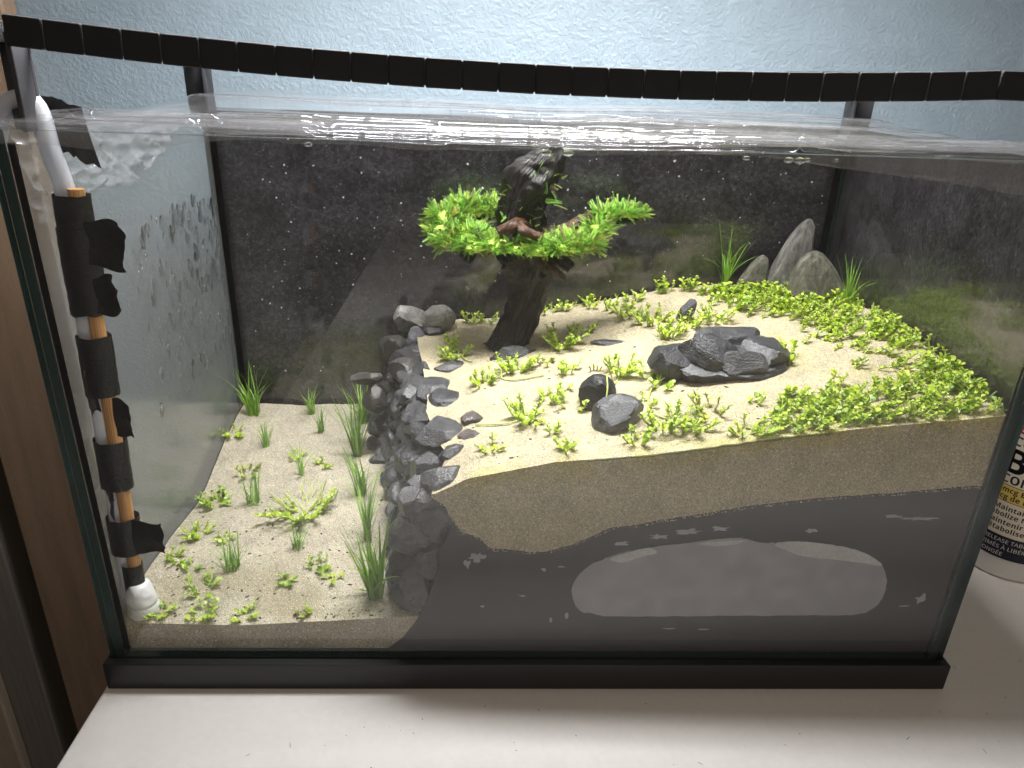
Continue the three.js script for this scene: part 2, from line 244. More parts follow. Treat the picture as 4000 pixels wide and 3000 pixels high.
// ---------------------------------------------------------------- sand, dark core
const FX = [-0.075, -0.06, -0.042, 0.005, 0.054, 0.091, 0.127, 0.176, 0.215, 0.247], FY = [0.127, 0.129, 0.139, 0.150, 0.155, 0.161, 0.167, 0.174, 0.178, 0.182];
const BX = [-0.1, -0.062, -0.021, 0.025, 0.064, 0.118, 0.16, 0.247], BY = [0.146, 0.147, 0.150, 0.159, 0.166, 0.178, 0.182, 0.184];
function hill(x, z) { const t = clamp((-z - 0.005) / 0.247, 0, 1), r = clamp((x - 0.1) / 0.15, 0, 1); return interp(x, FX, FY) * (1 - t) + interp(x, BX, BY) * t + 0.010 * r * r * 4 * t * (1 - t); }
const hillBump = (x, z) => 0.0045 * (fbm(x * 26 + 5, 3, z * 26, 3) - 0.5) + 0.0012 * (fbm(x * 260, 8, z * 260, 2) - 0.5);
const hillY = (x, z) => hill(x, z) + hillBump(x, z) * smooth(-z, 0.006, 0.02);
const CX = [-0.062, -0.055, -0.05, -0.045, -0.035, -0.029, 0.003, 0.018, 0.038, 0.084, 0.135, 0.186, 0.226, 0.248], CY = [0.127, 0.123, 0.112, 0.105, 0.101, 0.093, 0.092, 0.097, 0.108, 0.117, 0.127, 0.132, 0.137, 0.138];
const coreTop = (x) => interp(x, CX, CY) + 0.0022 * (fbm(x * 90, 1, 2, 3) - 0.5);
const LX = [-0.245, -0.18, -0.07], LY = [0.036, 0.037, 0.045];
function bedBase(x, z) { const t = clamp((-z - 0.005) / 0.247, 0, 1), l = clamp((-0.17 - x) / 0.075, 0, 1); return interp(x, LX, LY) * (1 - t) + 0.066 * t - 0.010 * l * Math.exp(-(((z + 0.14) / 0.045) ** 2)) + 0.006 * Math.exp(-(((z + 0.03) / 0.03) ** 2)) * l; }
const bedY = (x, z) => bedBase(x, z) + (0.004 * (fbm(x * 30, 2, z * 30, 3) - 0.5) + 0.0012 * (fbm(x * 240, 4, z * 240, 2) - 0.5)) * smooth(-z, 0.006, 0.02);
// wall line of the stones: the hill's left edge
const EZ = [-0.252, -0.235, -0.20, -0.17, -0.135, -0.115, -0.10, -0.06, -0.04, -0.02, -0.005], EX = [-0.092, -0.09, -0.086, -0.08, -0.075, -0.072, -0.072, -0.062, -0.055, -0.06, -0.062];
const edgeX = (z) => interp(z, EZ, EX);
const ZF = -0.0062, ZB = -0.2524;
function sandMesh(nx, nz, xa, xb, yf, bottom, algae) {
  const pos = [], uv = [], col = [], idx = []; const S = 0.05;
  const put = (x, y, z, u, v, c) => { pos.push(x, y, z); uv.push(u / S, v / S); col.push(...c); return pos.length / 3 - 1; };
  const rows = [];
  for (let j = 0; j <= nz; j++) { const z = lerp(ZF, ZB, Math.pow(j / nz, 1.25)), row = []; for (let i = 0; i <= nx; i++) { const x = lerp(xa(z), xb(z), i / nx); row.push(put(x, yf(x, z), z, x, z, algae(x, yf(x, z), z, true))); } rows.push(row); }
  for (let j = 0; j < nz; j++) for (let i = 0; i < nx; i++) { const a = rows[j][i], b = rows[j][i + 1], c = rows[j + 1][i], d = rows[j + 1][i + 1]; idx.push(a, b, c, b, d, c); }
  const K = 14, sk = [];
  for (let k = 0; k <= K; k++) { const row = []; for (let i = 0; i <= nx; i++) { const x = lerp(xa(ZF), xb(ZF), i / nx), t = yf(x, ZF), y = lerp(t, Math.min(t, bottom(x)), k / K); row.push(put(x, y, ZF, x, y, algae(x, y, ZF, false, t))); } sk.push(row); }
  for (let k = 0; k < K; k++) for (let i = 0; i < nx; i++) { const a = sk[k][i], b = sk[k][i + 1], c = sk[k + 1][i], d = sk[k + 1][i + 1]; idx.push(a, c, b, b, c, d); }
  const g = new THREE.BufferGeometry(); g.setAttribute('position', new THREE.Float32BufferAttribute(pos, 3)); g.setAttribute('uv', new THREE.Float32BufferAttribute(uv, 2)); g.setAttribute('color', new THREE.Float32BufferAttribute(col, 3)); g.setIndex(idx); g.computeVertexNormals(); return g;
}
structure('sand_hill', sandMesh(220, 170, (z) => edgeX(z), () => 0.2442, hillY, (x) => coreTop(x) - 0.0006, (x, y, z, top, t) => {
  // patches of green-yellow algae along the glass and under the carpet plants
  const n = fbm(x * 60, y * 60, z * 60, 3);
  if (!top) { const w = clamp(1 - (t - y) / (0.006 + 0.016 * n), 0, 1) * smooth(n, 0.25, 0.6); const m = 0.96 + 0.2 * (fbm(x * 40, y * 40, 9, 3) - 0.5); return [m * lerp(1, 0.9, w), m * lerp(1, 0.9, w), m * lerp(1, 0.45, w)]; }
  const r = smooth(x, 0.06, 0.2) * smooth(n, 0.5, 0.7) * 0.35 + smooth(-z, 0.022, 0.004) * smooth(n, 0.35, 0.6) * 0.8;
  return [lerp(1, 0.90, r), lerp(1, 0.95, r), lerp(1, 0.52, r)];
}), M.sandHill, 'pale sand hill rising to the right');
{ const q = []; for (let i = 0; i <= 60; i++) { const x = lerp(0.022, 0.152, i / 60); q.push(V(x, hill(x, ZF) - 0.0006 + 0.0016 * (fbm(x * 160, 3, 3, 2) - 0.5), ZF + 0.0001)); }
  const hillMesh = scene.children[scene.children.length - 1]; part('algae_line', sweep(q, (t) => 0.00055 * (0.35 + 1.3 * fbm(t * 30, 5, 5, 2)), 160, 8), std({ color: rgb(0.10, 0.115, 0.012), roughness: 0.8 }), hillMesh); }
structure('sand_bed', sandMesh(150, 150, () => -0.2440, () => -0.045, bedY, () => 0.0205, (x, y, z, top, t) => {
  const n = fbm(x * 50, y * 50 + 3, z * 50, 3), f = smooth(z, -0.09, -0.02) * smooth(n, 0.35, 0.65); return [lerp(1, 0.86, f), lerp(1, 0.82, f), lerp(1, 0.74, f)];
}), M.sandBed, 'low pale sand bed left of the stone wall');
{
  const core = thing('foam_core', 'dark foam core under the sand hill with a pale grey oval patch', 'foam block', [0, 0, 0]);
  const s = new THREE.Shape(); s.moveTo(-0.089, 0.0195); s.lineTo(0.2425, 0.0195);
  for (let i = 0; i <= 160; i++) { const x = lerp(0.2425, -0.050, i / 160); s.lineTo(x, coreTop(x)); }
  for (const [x, y] of [[-0.0535, 0.1], [-0.0585, 0.092], [-0.0578, 0.08], [-0.0615, 0.068], [-0.0645, 0.058], [-0.069, 0.047], [-0.073, 0.04], [-0.08, 0.029], [-0.089, 0.0205]]) s.lineTo(x + 0.0006 * (rnd() - 0.5), y);
  s.closePath();
  part('foam_body', new THREE.ExtrudeGeometry(s, { depth: 0.244, bevelEnabled: false }).translate(0, 0, -0.0059 - 0.244), M.core, core);
  const O = [[0.019, 0.064], [0.021, 0.074], [0.027, 0.082], [0.036, 0.0875], [0.053, 0.094], [0.079, 0.0985], [0.099, 0.1015], [0.112, 0.1028], [0.126, 0.0995], [0.140, 0.1005], [0.155, 0.0995], [0.167, 0.0985], [0.18, 0.0955], [0.191, 0.0905], [0.2, 0.083], [0.2045, 0.073], [0.205, 0.062], [0.202, 0.054], [0.196, 0.0495], [0.186, 0.0478], [0.16, 0.0475], [0.122, 0.047], [0.08, 0.0465], [0.045, 0.0462], [0.038, 0.0466], [0.031, 0.0485], [0.026, 0.0492], [0.022, 0.054]];
  const c = new THREE.CatmullRomCurve3(O.map(([x, y]) => V(x, y, 0)), true).getPoints(260), os = new THREE.Shape(c.map((p) => new THREE.Vector2(p.x + 0.0011 * (fbm(p.x * 600, p.y * 600, 1, 2) - 0.5), p.y + 0.0013 * (fbm(p.x * 600, p.y * 600, 5, 2) - 0.5))));
  part('oval_patch', new THREE.ExtrudeGeometry(os, { depth: 0.0002, bevelEnabled: false }).translate(0, 0, -0.0057), M.oval, core, 'pale grey oval patch with a ragged edge');
  for (const o of [[[0.133, 0.0985], [0.142, 0.1008], [0.158, 0.0998], [0.178, 0.0962], [0.19, 0.0915], [0.199, 0.0845], [0.186, 0.0865], [0.17, 0.0885], [0.152, 0.0905], [0.141, 0.0945]], [[0.0395, 0.0872], [0.05, 0.0925], [0.062, 0.0952], [0.066, 0.0925], [0.0575, 0.0895], [0.0475, 0.0855]], [[0.0885, 0.0985], [0.104, 0.1008], [0.116, 0.1012], [0.11, 0.0985], [0.098, 0.0972]]]) {
    const q = new THREE.CatmullRomCurve3(o.map(([x, y]) => V(x, y, 0)), true).getPoints(70), h = new THREE.Shape(q.map((p) => new THREE.Vector2(p.x + 0.0008 * (fbm(p.x * 700, p.y * 700, 3, 2) - 0.5), p.y + 0.0008 * (fbm(p.x * 700, p.y * 700, 8, 2) - 0.5))));
    part('light_patch', new THREE.ExtrudeGeometry(h, { depth: 0.0001, bevelEnabled: false }).translate(0, 0, -0.00545), M.ovalLight, core);
  }
  // smears of grey sealant on the core
  seed(5);
  const smear = (x, y, w, h, n) => { const pts = []; for (let i = 0; i < n; i++) { const a = i / n * Math.PI * 2, r = 0.45 + 1.1 * rnd(); pts.push(new THREE.Vector2(x + Math.cos(a) * w * r, y + Math.sin(a) * h * r)); } part('sealant_smear', new THREE.ExtrudeGeometry(new THREE.Shape(pts), { depth: 0.0002, bevelEnabled: false }).translate(0, 0, -0.0057), M.oval, core); };
  for (const a of [[-0.036, 0.088, 0.004, 0.003, 15], [-0.042, 0.083, 0.002, 0.0028, 9], [0.229, 0.0605, 0.0035, 0.003, 13], [0.152, 0.108, 0.003, 0.0012, 14], [0.066, 0.103, 0.005, 0.0016, 17], [0.083, 0.1065, 0.006, 0.0018, 17], [0.1, 0.109, 0.005, 0.0014, 15], [0.212, 0.117, 0.009, 0.0012, 17], [0.197, 0.1185, 0.005, 0.001, 12], [0.045, 0.0985, 0.004, 0.0013, 12], [0.012, 0.082, 0.002, 0.0008, 9], [0.002, 0.0795, 0.0014, 0.001, 9], [-0.01, 0.061, 0.002, 0.0008, 9], [0.017, 0.046, 0.0012, 0.0026, 9], [0.008, 0.043, 0.001, 0.0022, 9], [-0.033, 0.053, 0.0012, 0.0008, 8], [0.08, 0.037, 0.006, 0.0004, 11], [0.1, 0.0365, 0.004, 0.0004, 9], [0.22, 0.055, 0.004, 0.0005, 9]]) smear(...a);
}
// shallow water over the front of the low bed
{
  const yw = 0.0448, s = [];
  structure('water', gridGeo(40, 40, (u, v) => [lerp(-0.2442, -0.066, u), yw + 0.0006 * Math.exp(-v * 40) + 0.00015 * Math.sin(u * 60) * Math.sin(v * 50), lerp(-0.0053, -0.13, v)]).rotateX(0), M.water, 'shallow clear water over the front of the low sand bed');
}

// ---------------------------------------------------------------- stones
function rockGeo(sd, sx, sy, sz, o = {}) {
  seed(sd * 7919 + 13);
  const g0 = mergeVertices(new THREE.IcosahedronGeometry(1, o.detail ?? 5).deleteAttribute('normal').deleteAttribute('uv')), p = g0.attributes.position, planes = [], v = V(), off = rnd() * 50;
  for (let i = 0; i < (o.facets ?? 11); i++) { const n = V(rr(-1, 1), rr(-1, 1), rr(-1, 1)).normalize(); planes.push([n, rr(o.cut ?? 0.6, 0.95)]); }
  if (o.flatTop) planes.push([V(rr(-0.12, 0.12), 1, rr(-0.12, 0.12)).normalize(), o.flatTop]);
  for (let i = 0; i < p.count; i++) {
    v.fromBufferAttribute(p, i).normalize(); let r = 1.12;
    for (const [n, d] of planes) { const c = v.dot(n); if (c > 0.05) { const k = d / c; r = k < r ? k : r; } }
    r *= 1 + (o.rough ?? 0.085) * (fbm(v.x * 2.2 + off, v.y * 2.2, v.z * 2.2, 4) - 0.5) * 2 + 0.035 * (fbm(v.x * 7 + off, v.y * 14, v.z * 7, 2) - 0.5);
    if (o.taper) { const t = (v.y * r + 1) / 2; const k = 1 - o.taper * t; p.setXYZ(i, v.x * r * k * sx, v.y * r * sy, v.z * r * k * sz); } else p.setXYZ(i, v.x * r * sx, v.y * r * sy, v.z * r * sz);
  }
  const g = toCreasedNormals(g0.toNonIndexed(), o.crease ?? 0.55); return boxUV(g, 0.035);
}
function squash(g, m, zmax) { g.applyMatrix4(m); const p = g.attributes.position; for (let i = 0; i < p.count; i++) if (p.getZ(i) > zmax) p.setZ(i, zmax - 0.0006 * fbm(p.getX(i) * 300, p.getY(i) * 300, 2, 2)); return toCreasedNormals(g, 0.5); }
const mat4 = (x, y, z, rx = 0, ry = 0, rz = 0, s = 1) => new THREE.Matrix4().compose(V(x, y, z), new THREE.Quaternion().setFromEuler(new THREE.Euler(rx, ry, rz)), V(s, s, s));

const wallThing = thing('stone_wall', 'dry stack of dark slate stones holding back the sand hill', 'stone wall', [0, 0, 0]);
{
  const FZ = [-0.255, -0.168, -0.136, -0.084, -0.041, -0.01], FXw = [-0.128, -0.109, -0.096, -0.091, -0.083, -0.077];
  let k = 0;
  for (let row = 0; row < 10; row++) {
    const f = (row + 0.4) / 10; let z = -0.246 + (row % 2) * 0.008;
    while (z < -0.012) {
      seed(1000 + k * 31);
      const size = rr(0.0072, 0.0118) * (1 + 0.15 * (z > -0.06)), xt = edgeX(z) - 0.004, xf = interp(z, FZ, FXw), foot = bedBase(-0.1, z) - 0.004, top = hill(edgeX(z), z) - 0.006;
      const y = lerp(foot, top, f) + rr(-0.002, 0.002), x = lerp(xf, xt, f) + rr(-0.004, 0.003), sd = k, a = [rr(-0.5, 0.5), rr(0, 6.28), rr(-0.5, 0.5)];
      const g = rockGeo(sd + 20, size * rr(0.85, 1.25), size * rr(0.55, 0.95), size * rr(0.9, 1.3), { detail: 5, facets: 8, cut: 0.5, rough: 0.07, crease: 0.35 });
      seed(k * 17 + 3); const m = slate[Math.min(4, Math.floor(rnd() * rnd() * 5.4))];
      part('stone', squash(g, mat4(x, y, z, ...a), ZF), m, wallThing); k++;
      z += size * 1.42;
    }
  }
  // the stones one can point at along the top edge: x, y, z, half sizes, turn, material
  const big = [
    [-0.0955, 0.1525, -0.237, 0.0135, 0.0125, 0.0135, 0.2, paleRock, 'pale grey stone at the back corner of the wall'], [-0.0735, 0.1515, -0.238, 0.0155, 0.0105, 0.013, -0.2, paleRockB, 'pale greenish stone beside the tree side of the back corner'],
    [-0.089, 0.136, -0.2225, 0.0085, 0.0125, 0.007, 0.5, blueSlate, 'smooth blue grey slab below the pale stones'], [-0.078, 0.1425, -0.229, 0.013, 0.0065, 0.009, -0.3, slate[0]],
    [-0.094, 0.129, -0.178, 0.013, 0.0095, 0.013, 0.4, slate[4]], [-0.079, 0.129, -0.166, 0.011, 0.0115, 0.0115, 1.0, slate[0]], [-0.0605, 0.1385, -0.164, 0.0135, 0.0048, 0.0085, 0.2, slate[0]],
    [-0.070, 0.1315, -0.136, 0.0165, 0.0085, 0.0145, 0.7, slate[0]], [-0.0595, 0.1345, -0.1175, 0.0135, 0.006, 0.012, 1.7, slate[1]], [-0.0765, 0.1275, -0.1035, 0.0125, 0.008, 0.0115, 2.2, slate[3]],
    [-0.0625, 0.1375, -0.065, 0.0155, 0.0078, 0.0138, 0.2, slate[0], 'broad flat topped grey stone on the wall edge'], [-0.041, 0.1385, -0.0745, 0.0098, 0.0065, 0.0068, 0.8, brownSlate, 'brown stained slate chip beside the flat stone'], [-0.0415, 0.1365, -0.0545, 0.0095, 0.006, 0.0085, 0.1, brownSlate],
    [-0.052, 0.131, -0.0435, 0.013, 0.0085, 0.0105, 0.5, slate[1]], [-0.069, 0.127, -0.0355, 0.0115, 0.0095, 0.0105, 1.4, slate[0]], [-0.053, 0.1305, -0.0215, 0.0155, 0.008, 0.0125, 0.3, slate[2]], [-0.0625, 0.121, -0.017, 0.0135, 0.0095, 0.0115, 0.9, slate[2]],
    [-0.0735, 0.1145, -0.0155, 0.0095, 0.0115, 0.0105, 0.2, slate[2]], [-0.0655, 0.1035, -0.014, 0.0125, 0.0115, 0.011, 0.6, slate[2]], [-0.0585, 0.109, -0.0135, 0.0105, 0.0125, 0.011, 1.2, slate[0]], [-0.0755, 0.094, -0.016, 0.0115, 0.0115, 0.0125, 1.9, slate[0]],
    [-0.0665, 0.083, -0.0145, 0.012, 0.0155, 0.0105, 0.4, slate[2]], [-0.0775, 0.0705, -0.0175, 0.0125, 0.0115, 0.0125, 2.5, slate[0]], [-0.0705, 0.0625, -0.0145, 0.011, 0.0135, 0.0105, 0.1, slate[2]], [-0.0765, 0.0525, -0.0155, 0.011, 0.0095, 0.0115, 0.8, slate[0]],
    [-0.125, 0.1205, -0.186, 0.0125, 0.0045, 0.007, 0.1, slate[4], 'thin slate chip jutting out of the wall to the left'],
    [-0.117, 0.105, -0.182, 0.0115, 0.0105, 0.0115, 0.9, slate[4]], [-0.1045, 0.133, -0.214, 0.0095, 0.0125, 0.0105, 0.5, slate[4]], [-0.112, 0.128, -0.228, 0.009, 0.01, 0.009, 0.2, slate[4]],
  ];
  big.forEach(([x, y, z, a, b, c, t, m, label], i) => { const g = rockGeo(500 + i, a * 0.93, b * 1.05, c * 0.93, { detail: 6, facets: 7, cut: 0.55, rough: 0.06, crease: 0.35, flatTop: i === 10 ? 0.5 : 0 }); part('stone', squash(g, mat4(x, y, z, 0, t, rr(-0.15, 0.15)), ZF), m, wallThing, label); });
}
const rocks = [
  ['rock', 'flat blue grey slate half sunk in sand at the tree foot', -0.012, 0.1475, -0.166, 0.0175, 0.0085, 0.0095, 0.1, greyRock, 31, {}],
  ['rock', 'squarish black pebble behind the smooth grey pebble', 0.0345, 0.1625, -0.0705, 0.0115, 0.0105, 0.0105, 0.4, blackRock, 32, { cut: 0.72, rough: 0.05 }],
  ['rock', 'smooth rounded grey pebble in front of the black pebble', 0.0435, 0.1605, -0.0425, 0.0155, 0.0115, 0.0115, 0.3, greyRock, 33, { cut: 0.78, rough: 0.05 }],
  ['rock', 'small upright slate splinter behind the layered rock', 0.1165, 0.1805, -0.184, 0.0055, 0.0105, 0.005, -0.5, greyRock, 34, {}],
  ['rock', 'thin buried slate edge in the sand behind the layered rock', 0.057, 0.1615, -0.164, 0.0125, 0.0022, 0.005, 0.1, slate[1], 35, {}],
];
for (const [n, label, x, y, z, a, b, c, t, m, sd, o] of rocks) { const th = tag(new THREE.Mesh(rockGeo(sd, a, b, c, { detail: 7, ...o }), m), label, 'rock'); th.name = numbered(n); th.position.set(x, y, z); th.rotation.set(0, t, n === 'rock' && sd === 34 ? -0.4 : 0); th.castShadow = th.receiveShadow = true; scene.add(th); }
{ // the layered dark rock: a base and four slabs fused on it
  const r = thing('layered_rock', 'dark layered boulder of fused slabs on the middle of the sand hill', 'rock', [0.118, 0.168, -0.098]);
  const add = (x, y, z, a, b, c, ry, rz, m, sd, o) => part('slab', rockGeo(sd, a, b, c, { detail: 7, facets: 9, ...o }).applyMatrix4(mat4(x, y, z, 0, ry, rz)), m, r);
  add(-0.004, 0.003, 0.006, 0.043, 0.0135, 0.02, 0.05, 0, darkRock, 61, {});
  add(0.002, 0.0165, -0.016, 0.026, 0.0095, 0.0135, 0.1, 0.02, darkRock, 62, { flatTop: 0.7 });
  add(-0.013, 0.0125, 0.006, 0.0225, 0.0125, 0.0125, -0.1, -0.2, darkRock, 63, {});
  add(0.0085, 0.0085, 0.0155, 0.0155, 0.0105, 0.0105, 0.2, 0.05, greyRock, 64, {});
  add(0.0275, 0.0115, 0.003, 0.0165, 0.0135, 0.0145, 0.3, 0.1, darkRock, 65, {});
  add(-0.034, 0.0065, 0.002, 0.013, 0.0135, 0.0135, 0.6, 0.2, darkRock, 66, {});
}
{ // three pale stones leaning in the back right corner
  // each is a rounded slab: an outline in x and y that swells to a given half thickness
  const slab = (label, outline, z, th, m, sd, tilt) => {
    const n = 96, c = new THREE.CatmullRomCurve3(outline.map(([x, y]) => V(x, y, 0)), true, 'catmullrom', 0.3).getPoints(n), cx = outline.reduce((a, p) => a + p[0], 0) / outline.length, cy = Math.min(...outline.map((p) => p[1])) + 0.012, K = 26;
    const g = gridGeo(n, K * 2, (u, v) => { const p = c[Math.round(u * n) % n], f = v * Math.PI, q = Math.pow(Math.sin(f), 0.55), x = lerp(cx, p.x, q), y = lerp(cy, p.y, q), zz = Math.sign(Math.cos(f)) * Math.pow(Math.abs(Math.cos(f)), 0.7) * th, w = 0.0028 * (fbm(x * 90 + sd, y * 60, zz * 120, 4) - 0.5) + 0.0011 * (fbm(x * 300, y * 90 + sd, 2, 2) - 0.5); return [x - cx, y - cy + w * 0.4, zz * (1 - 0.5 * clamp((y - cy) / 0.05, 0, 1)) + w - tilt * (y - cy), u * 3, v * 2]; });
    const q = tag(new THREE.Mesh(g, m), label, 'rock'); q.name = numbered('standing_stone'); q.position.set(cx, cy, z); scene.add(q);
  };
  slab('tallest pale grey standing stone with a slanted top in the back corner', [[0.1955, 0.1777], [0.1959, 0.1933], [0.1993, 0.2042], [0.2041, 0.2157], [0.2101, 0.2278], [0.217, 0.2368], [0.2218, 0.2406], [0.2252, 0.2406], [0.2279, 0.2349], [0.2288, 0.2245], [0.23, 0.2133], [0.2277, 0.2018], [0.2246, 0.1921], [0.2234, 0.1783]], -0.238, 0.0085, standGrey, 81, 0.1);
  slab('rounded olive grey standing stone nearest the right pane', [[0.2005, 0.1826], [0.1997, 0.1985], [0.2015, 0.2083], [0.206, 0.2167], [0.2111, 0.2215], [0.2172, 0.2234], [0.2229, 0.2214], [0.2296, 0.2152], [0.2365, 0.2067], [0.2414, 0.1973], [0.2435, 0.1892], [0.2423, 0.1798], [0.2232, 0.1793]], -0.203, 0.008, standOlive, 92, 0.12);
  slab('small pale stone leaning left of the tallest standing stone', [[0.1719, 0.1844], [0.1745, 0.1923], [0.18, 0.2009], [0.1863, 0.2087], [0.1912, 0.2111], [0.1948, 0.2081], [0.1957, 0.1986], [0.1943, 0.1888], [0.1914, 0.1829]], -0.24, 0.006, standOlive, 83, 0.1);
}

// ---------------------------------------------------------------- driftwood tree with moss
{
  const T0 = [-0.0105, 0.149, -0.188], tr = thing('driftwood_tree', 'dark driftwood bonsai with two flat pads of bright green moss', 'bonsai tree', T0);
  const L = (x, y, z) => V(x - T0[0], y - T0[1], z - T0[2]);
  const spine = [L(-0.0195, 0.143, -0.186), L(-0.0125, 0.158, -0.188), L(-0.0045, 0.178, -0.190), L(-0.0005, 0.198, -0.191), L(-0.002, 0.214, -0.19), L(-0.0075, 0.232, -0.19), L(-0.0085, 0.250, -0.19), L(-0.004, 0.267, -0.191), L(0.006, 0.283, -0.192), L(0.0145, 0.299, -0.193)];
  const R = [[0, 0.015], [0.06, 0.013], [0.16, 0.0115], [0.3, 0.0126], [0.42, 0.0168], [0.5, 0.0205], [0.6, 0.0155], [0.7, 0.0165], [0.78, 0.0195], [0.87, 0.0145], [1, 0.0085]];
  const trunkR = (t, a) => { const r = interp(t, R.map((q) => q[0]), R.map((q) => q[1])); const twist = a + t * 1.6; return r * (1 + 0.13 * Math.sin(twist * 2 + 1) + 0.09 * Math.sin(twist * 5 + t * 9) + 0.6 * (fbm(Math.cos(a) * 2.2 + 9, t * 16, Math.sin(a) * 2.2, 4) - 0.5) + 0.26 * (fbm(Math.cos(a) * 5, t * 42 + 3, Math.sin(a) * 5, 3) - 0.5)); };
  part('trunk', sweep(spine, trunkR, 110, 48), M.bark, tr);
  const limb = (pts, r0, r1, m, name = 'branch') => part(name, sweep(pts.map((p) => L(...p)), (t, a) => lerp(r0, r1, t) * (1 + 0.5 * (fbm(Math.cos(a) * 2, t * 8, Math.sin(a) * 2 + r0 * 900, 3) - 0.5)), 24, 12), m, tr);
  limb([[-0.006, 0.151, -0.184], [-0.018, 0.1495, -0.178], [-0.027, 0.1475, -0.176]], 0.006, 0.0022, M.bark, 'root');
  limb([[-0.012, 0.16, -0.186], [-0.02, 0.1575, -0.186], [-0.0245, 0.154, -0.186]], 0.0055, 0.003, M.bark, 'root');
  limb([[-0.004, 0.2375, -0.186], [-0.012, 0.2435, -0.173], [-0.017, 0.2435, -0.166], [-0.026, 0.239, -0.166]], 0.0055, 0.004, M.twig);
  limb([[-0.014, 0.2445, -0.17], [-0.008, 0.241, -0.163], [0.004, 0.237, -0.163]], 0.0042, 0.003, M.twig);
  limb([[0.006, 0.235, -0.185], [0.022, 0.2385, -0.185], [0.034, 0.2455, -0.188], [0.046, 0.249, -0.19]], 0.005, 0.0032, M.twig);
  limb([[-0.006, 0.238, -0.192], [-0.024, 0.237, -0.2], [-0.045, 0.241, -0.21]], 0.006, 0.003, M.bark);
  limb([[0.04, 0.2435, -0.186], [0.06, 0.244, -0.19], [0.081, 0.2475, -0.194]], 0.0035, 0.002, M.bark);
  limb([[0.004, 0.219, -0.178], [0.016, 0.2115, -0.17], [0.0225, 0.207, -0.168]], 0.0038, 0.0016, M.twig, 'twig');
  limb([[0.006, 0.222, -0.182], [0.02, 0.219, -0.176], [0.0265, 0.2135, -0.175]], 0.007, 0.0042, M.bark);
  limb([[-0.05, 0.229, -0.184], [-0.048, 0.219, -0.182], [-0.043, 0.216, -0.181]], 0.006, 0.0035, M.bark);
  // moss: bumpy dark cushions with many small feathery fronds
  const pads = [[-0.034, 0.2465, -0.214, 0.012, 0.009], [-0.05, 0.2465, -0.212, 0.014, 0.011], [-0.063, 0.2405, -0.202, 0.014, 0.011], [-0.066, 0.2335, -0.192, 0.011, 0.009], [-0.06, 0.228, -0.184, 0.013, 0.0075], [-0.047, 0.232, -0.188, 0.016, 0.0085], [-0.042, 0.2265, -0.177, 0.014, 0.0075], [-0.026, 0.2285, -0.172, 0.0135, 0.0075], [-0.011, 0.228, -0.169, 0.012, 0.0075], [0.003, 0.228, -0.168, 0.0125, 0.0085], [0.019, 0.2295, -0.168, 0.0145, 0.009], [0.034, 0.2325, -0.17, 0.0135, 0.009], [0.0445, 0.2395, -0.178, 0.0105, 0.009], [0.0515, 0.2475, -0.19, 0.0095, 0.0065], [0.0635, 0.2495, -0.193, 0.0105, 0.0055], [0.0745, 0.2485, -0.195, 0.0075, 0.004]];
  const cores = pads.map(([x, y, z, a, b], i) => { const g = rockGeo(300 + i, a * 0.74, b * 0.5, a * 0.62, { detail: 3, facets: 3, cut: 0.9, rough: 0.2 }); g.translate(x - T0[0], y - T0[1], z - T0[2]); return g; });
  part('moss_cushion', mergeGeometries(cores), M.mossCore, tr);
  // one frond: a stem with pairs of narrow leaflets
  const fp = [], fi = []; const tri = (a, b, c) => { const k = fp.length / 3; fp.push(...a, ...b, ...c); fi.push(k, k + 1, k + 2); };
  const bend = (t) => -0.22 * t * t;
  for (let i = 0; i < 11; i++) { const t = i / 11, l = 0.17 * (1 - 0.7 * t) + 0.03, y = bend(t); for (const s of [-1, 1]) { tri([0, y, t], [s * l, y + 0.06 + bend(0.2) * 0.3, t + 0.12], [0, y, t + 0.055]); tri([0, y, t + 0.02], [s * l * 0.55, y + 0.08, t + 0.14], [s * l, y + 0.05, t + 0.12]); } tri([-0.012, y, t], [0.012, y, t], [0, bend(t + 0.1), t + 0.1]); }
  const fg = new THREE.BufferGeometry(); fg.setAttribute('position', new THREE.Float32BufferAttribute(fp, 3)); fg.setIndex(fi); fg.computeVertexNormals();
  seed(77); const fr = []; const up = V(0, 1, 0);
  const frond = (p, d, s) => { const q = new THREE.Quaternion().setFromUnitVectors(V(0, 0, 1), d), roll = new THREE.Quaternion().setFromAxisAngle(V(0, 0, 1), rr(-1.2, 1.2)); fr.push([new THREE.Matrix4().compose(p, q.multiply(roll), V(s, s, s)), rr(0.55, 1.25)]); };
  for (const [x, y, z, a, b] of pads) { const n = Math.round(a * a * 3.8e6); for (let i = 0; i < n; i++) { const d = V(rr(-1, 1), rr(-0.45, 1), rr(-1, 1)).normalize(); if (fbm(x * 150 + d.x * 1.6, y * 150 + d.y * 1.2, z * 150 + d.z * 1.6, 3) < 0.43) continue; const p = V(x + d.x * a * 0.8, y + d.y * b * 0.58, z + d.z * a * 0.7); const out = V(d.x, d.y * 0.7 + 0.25, d.z).add(V(rr(-0.6, 0.6), rr(-0.3, 0.5), rr(-0.6, 0.6))).normalize(); frond(p.sub(V(...T0)), out, rnd() < 0.1 ? rr(0.0085, 0.012) : rr(0.0035, 0.0075)); } }
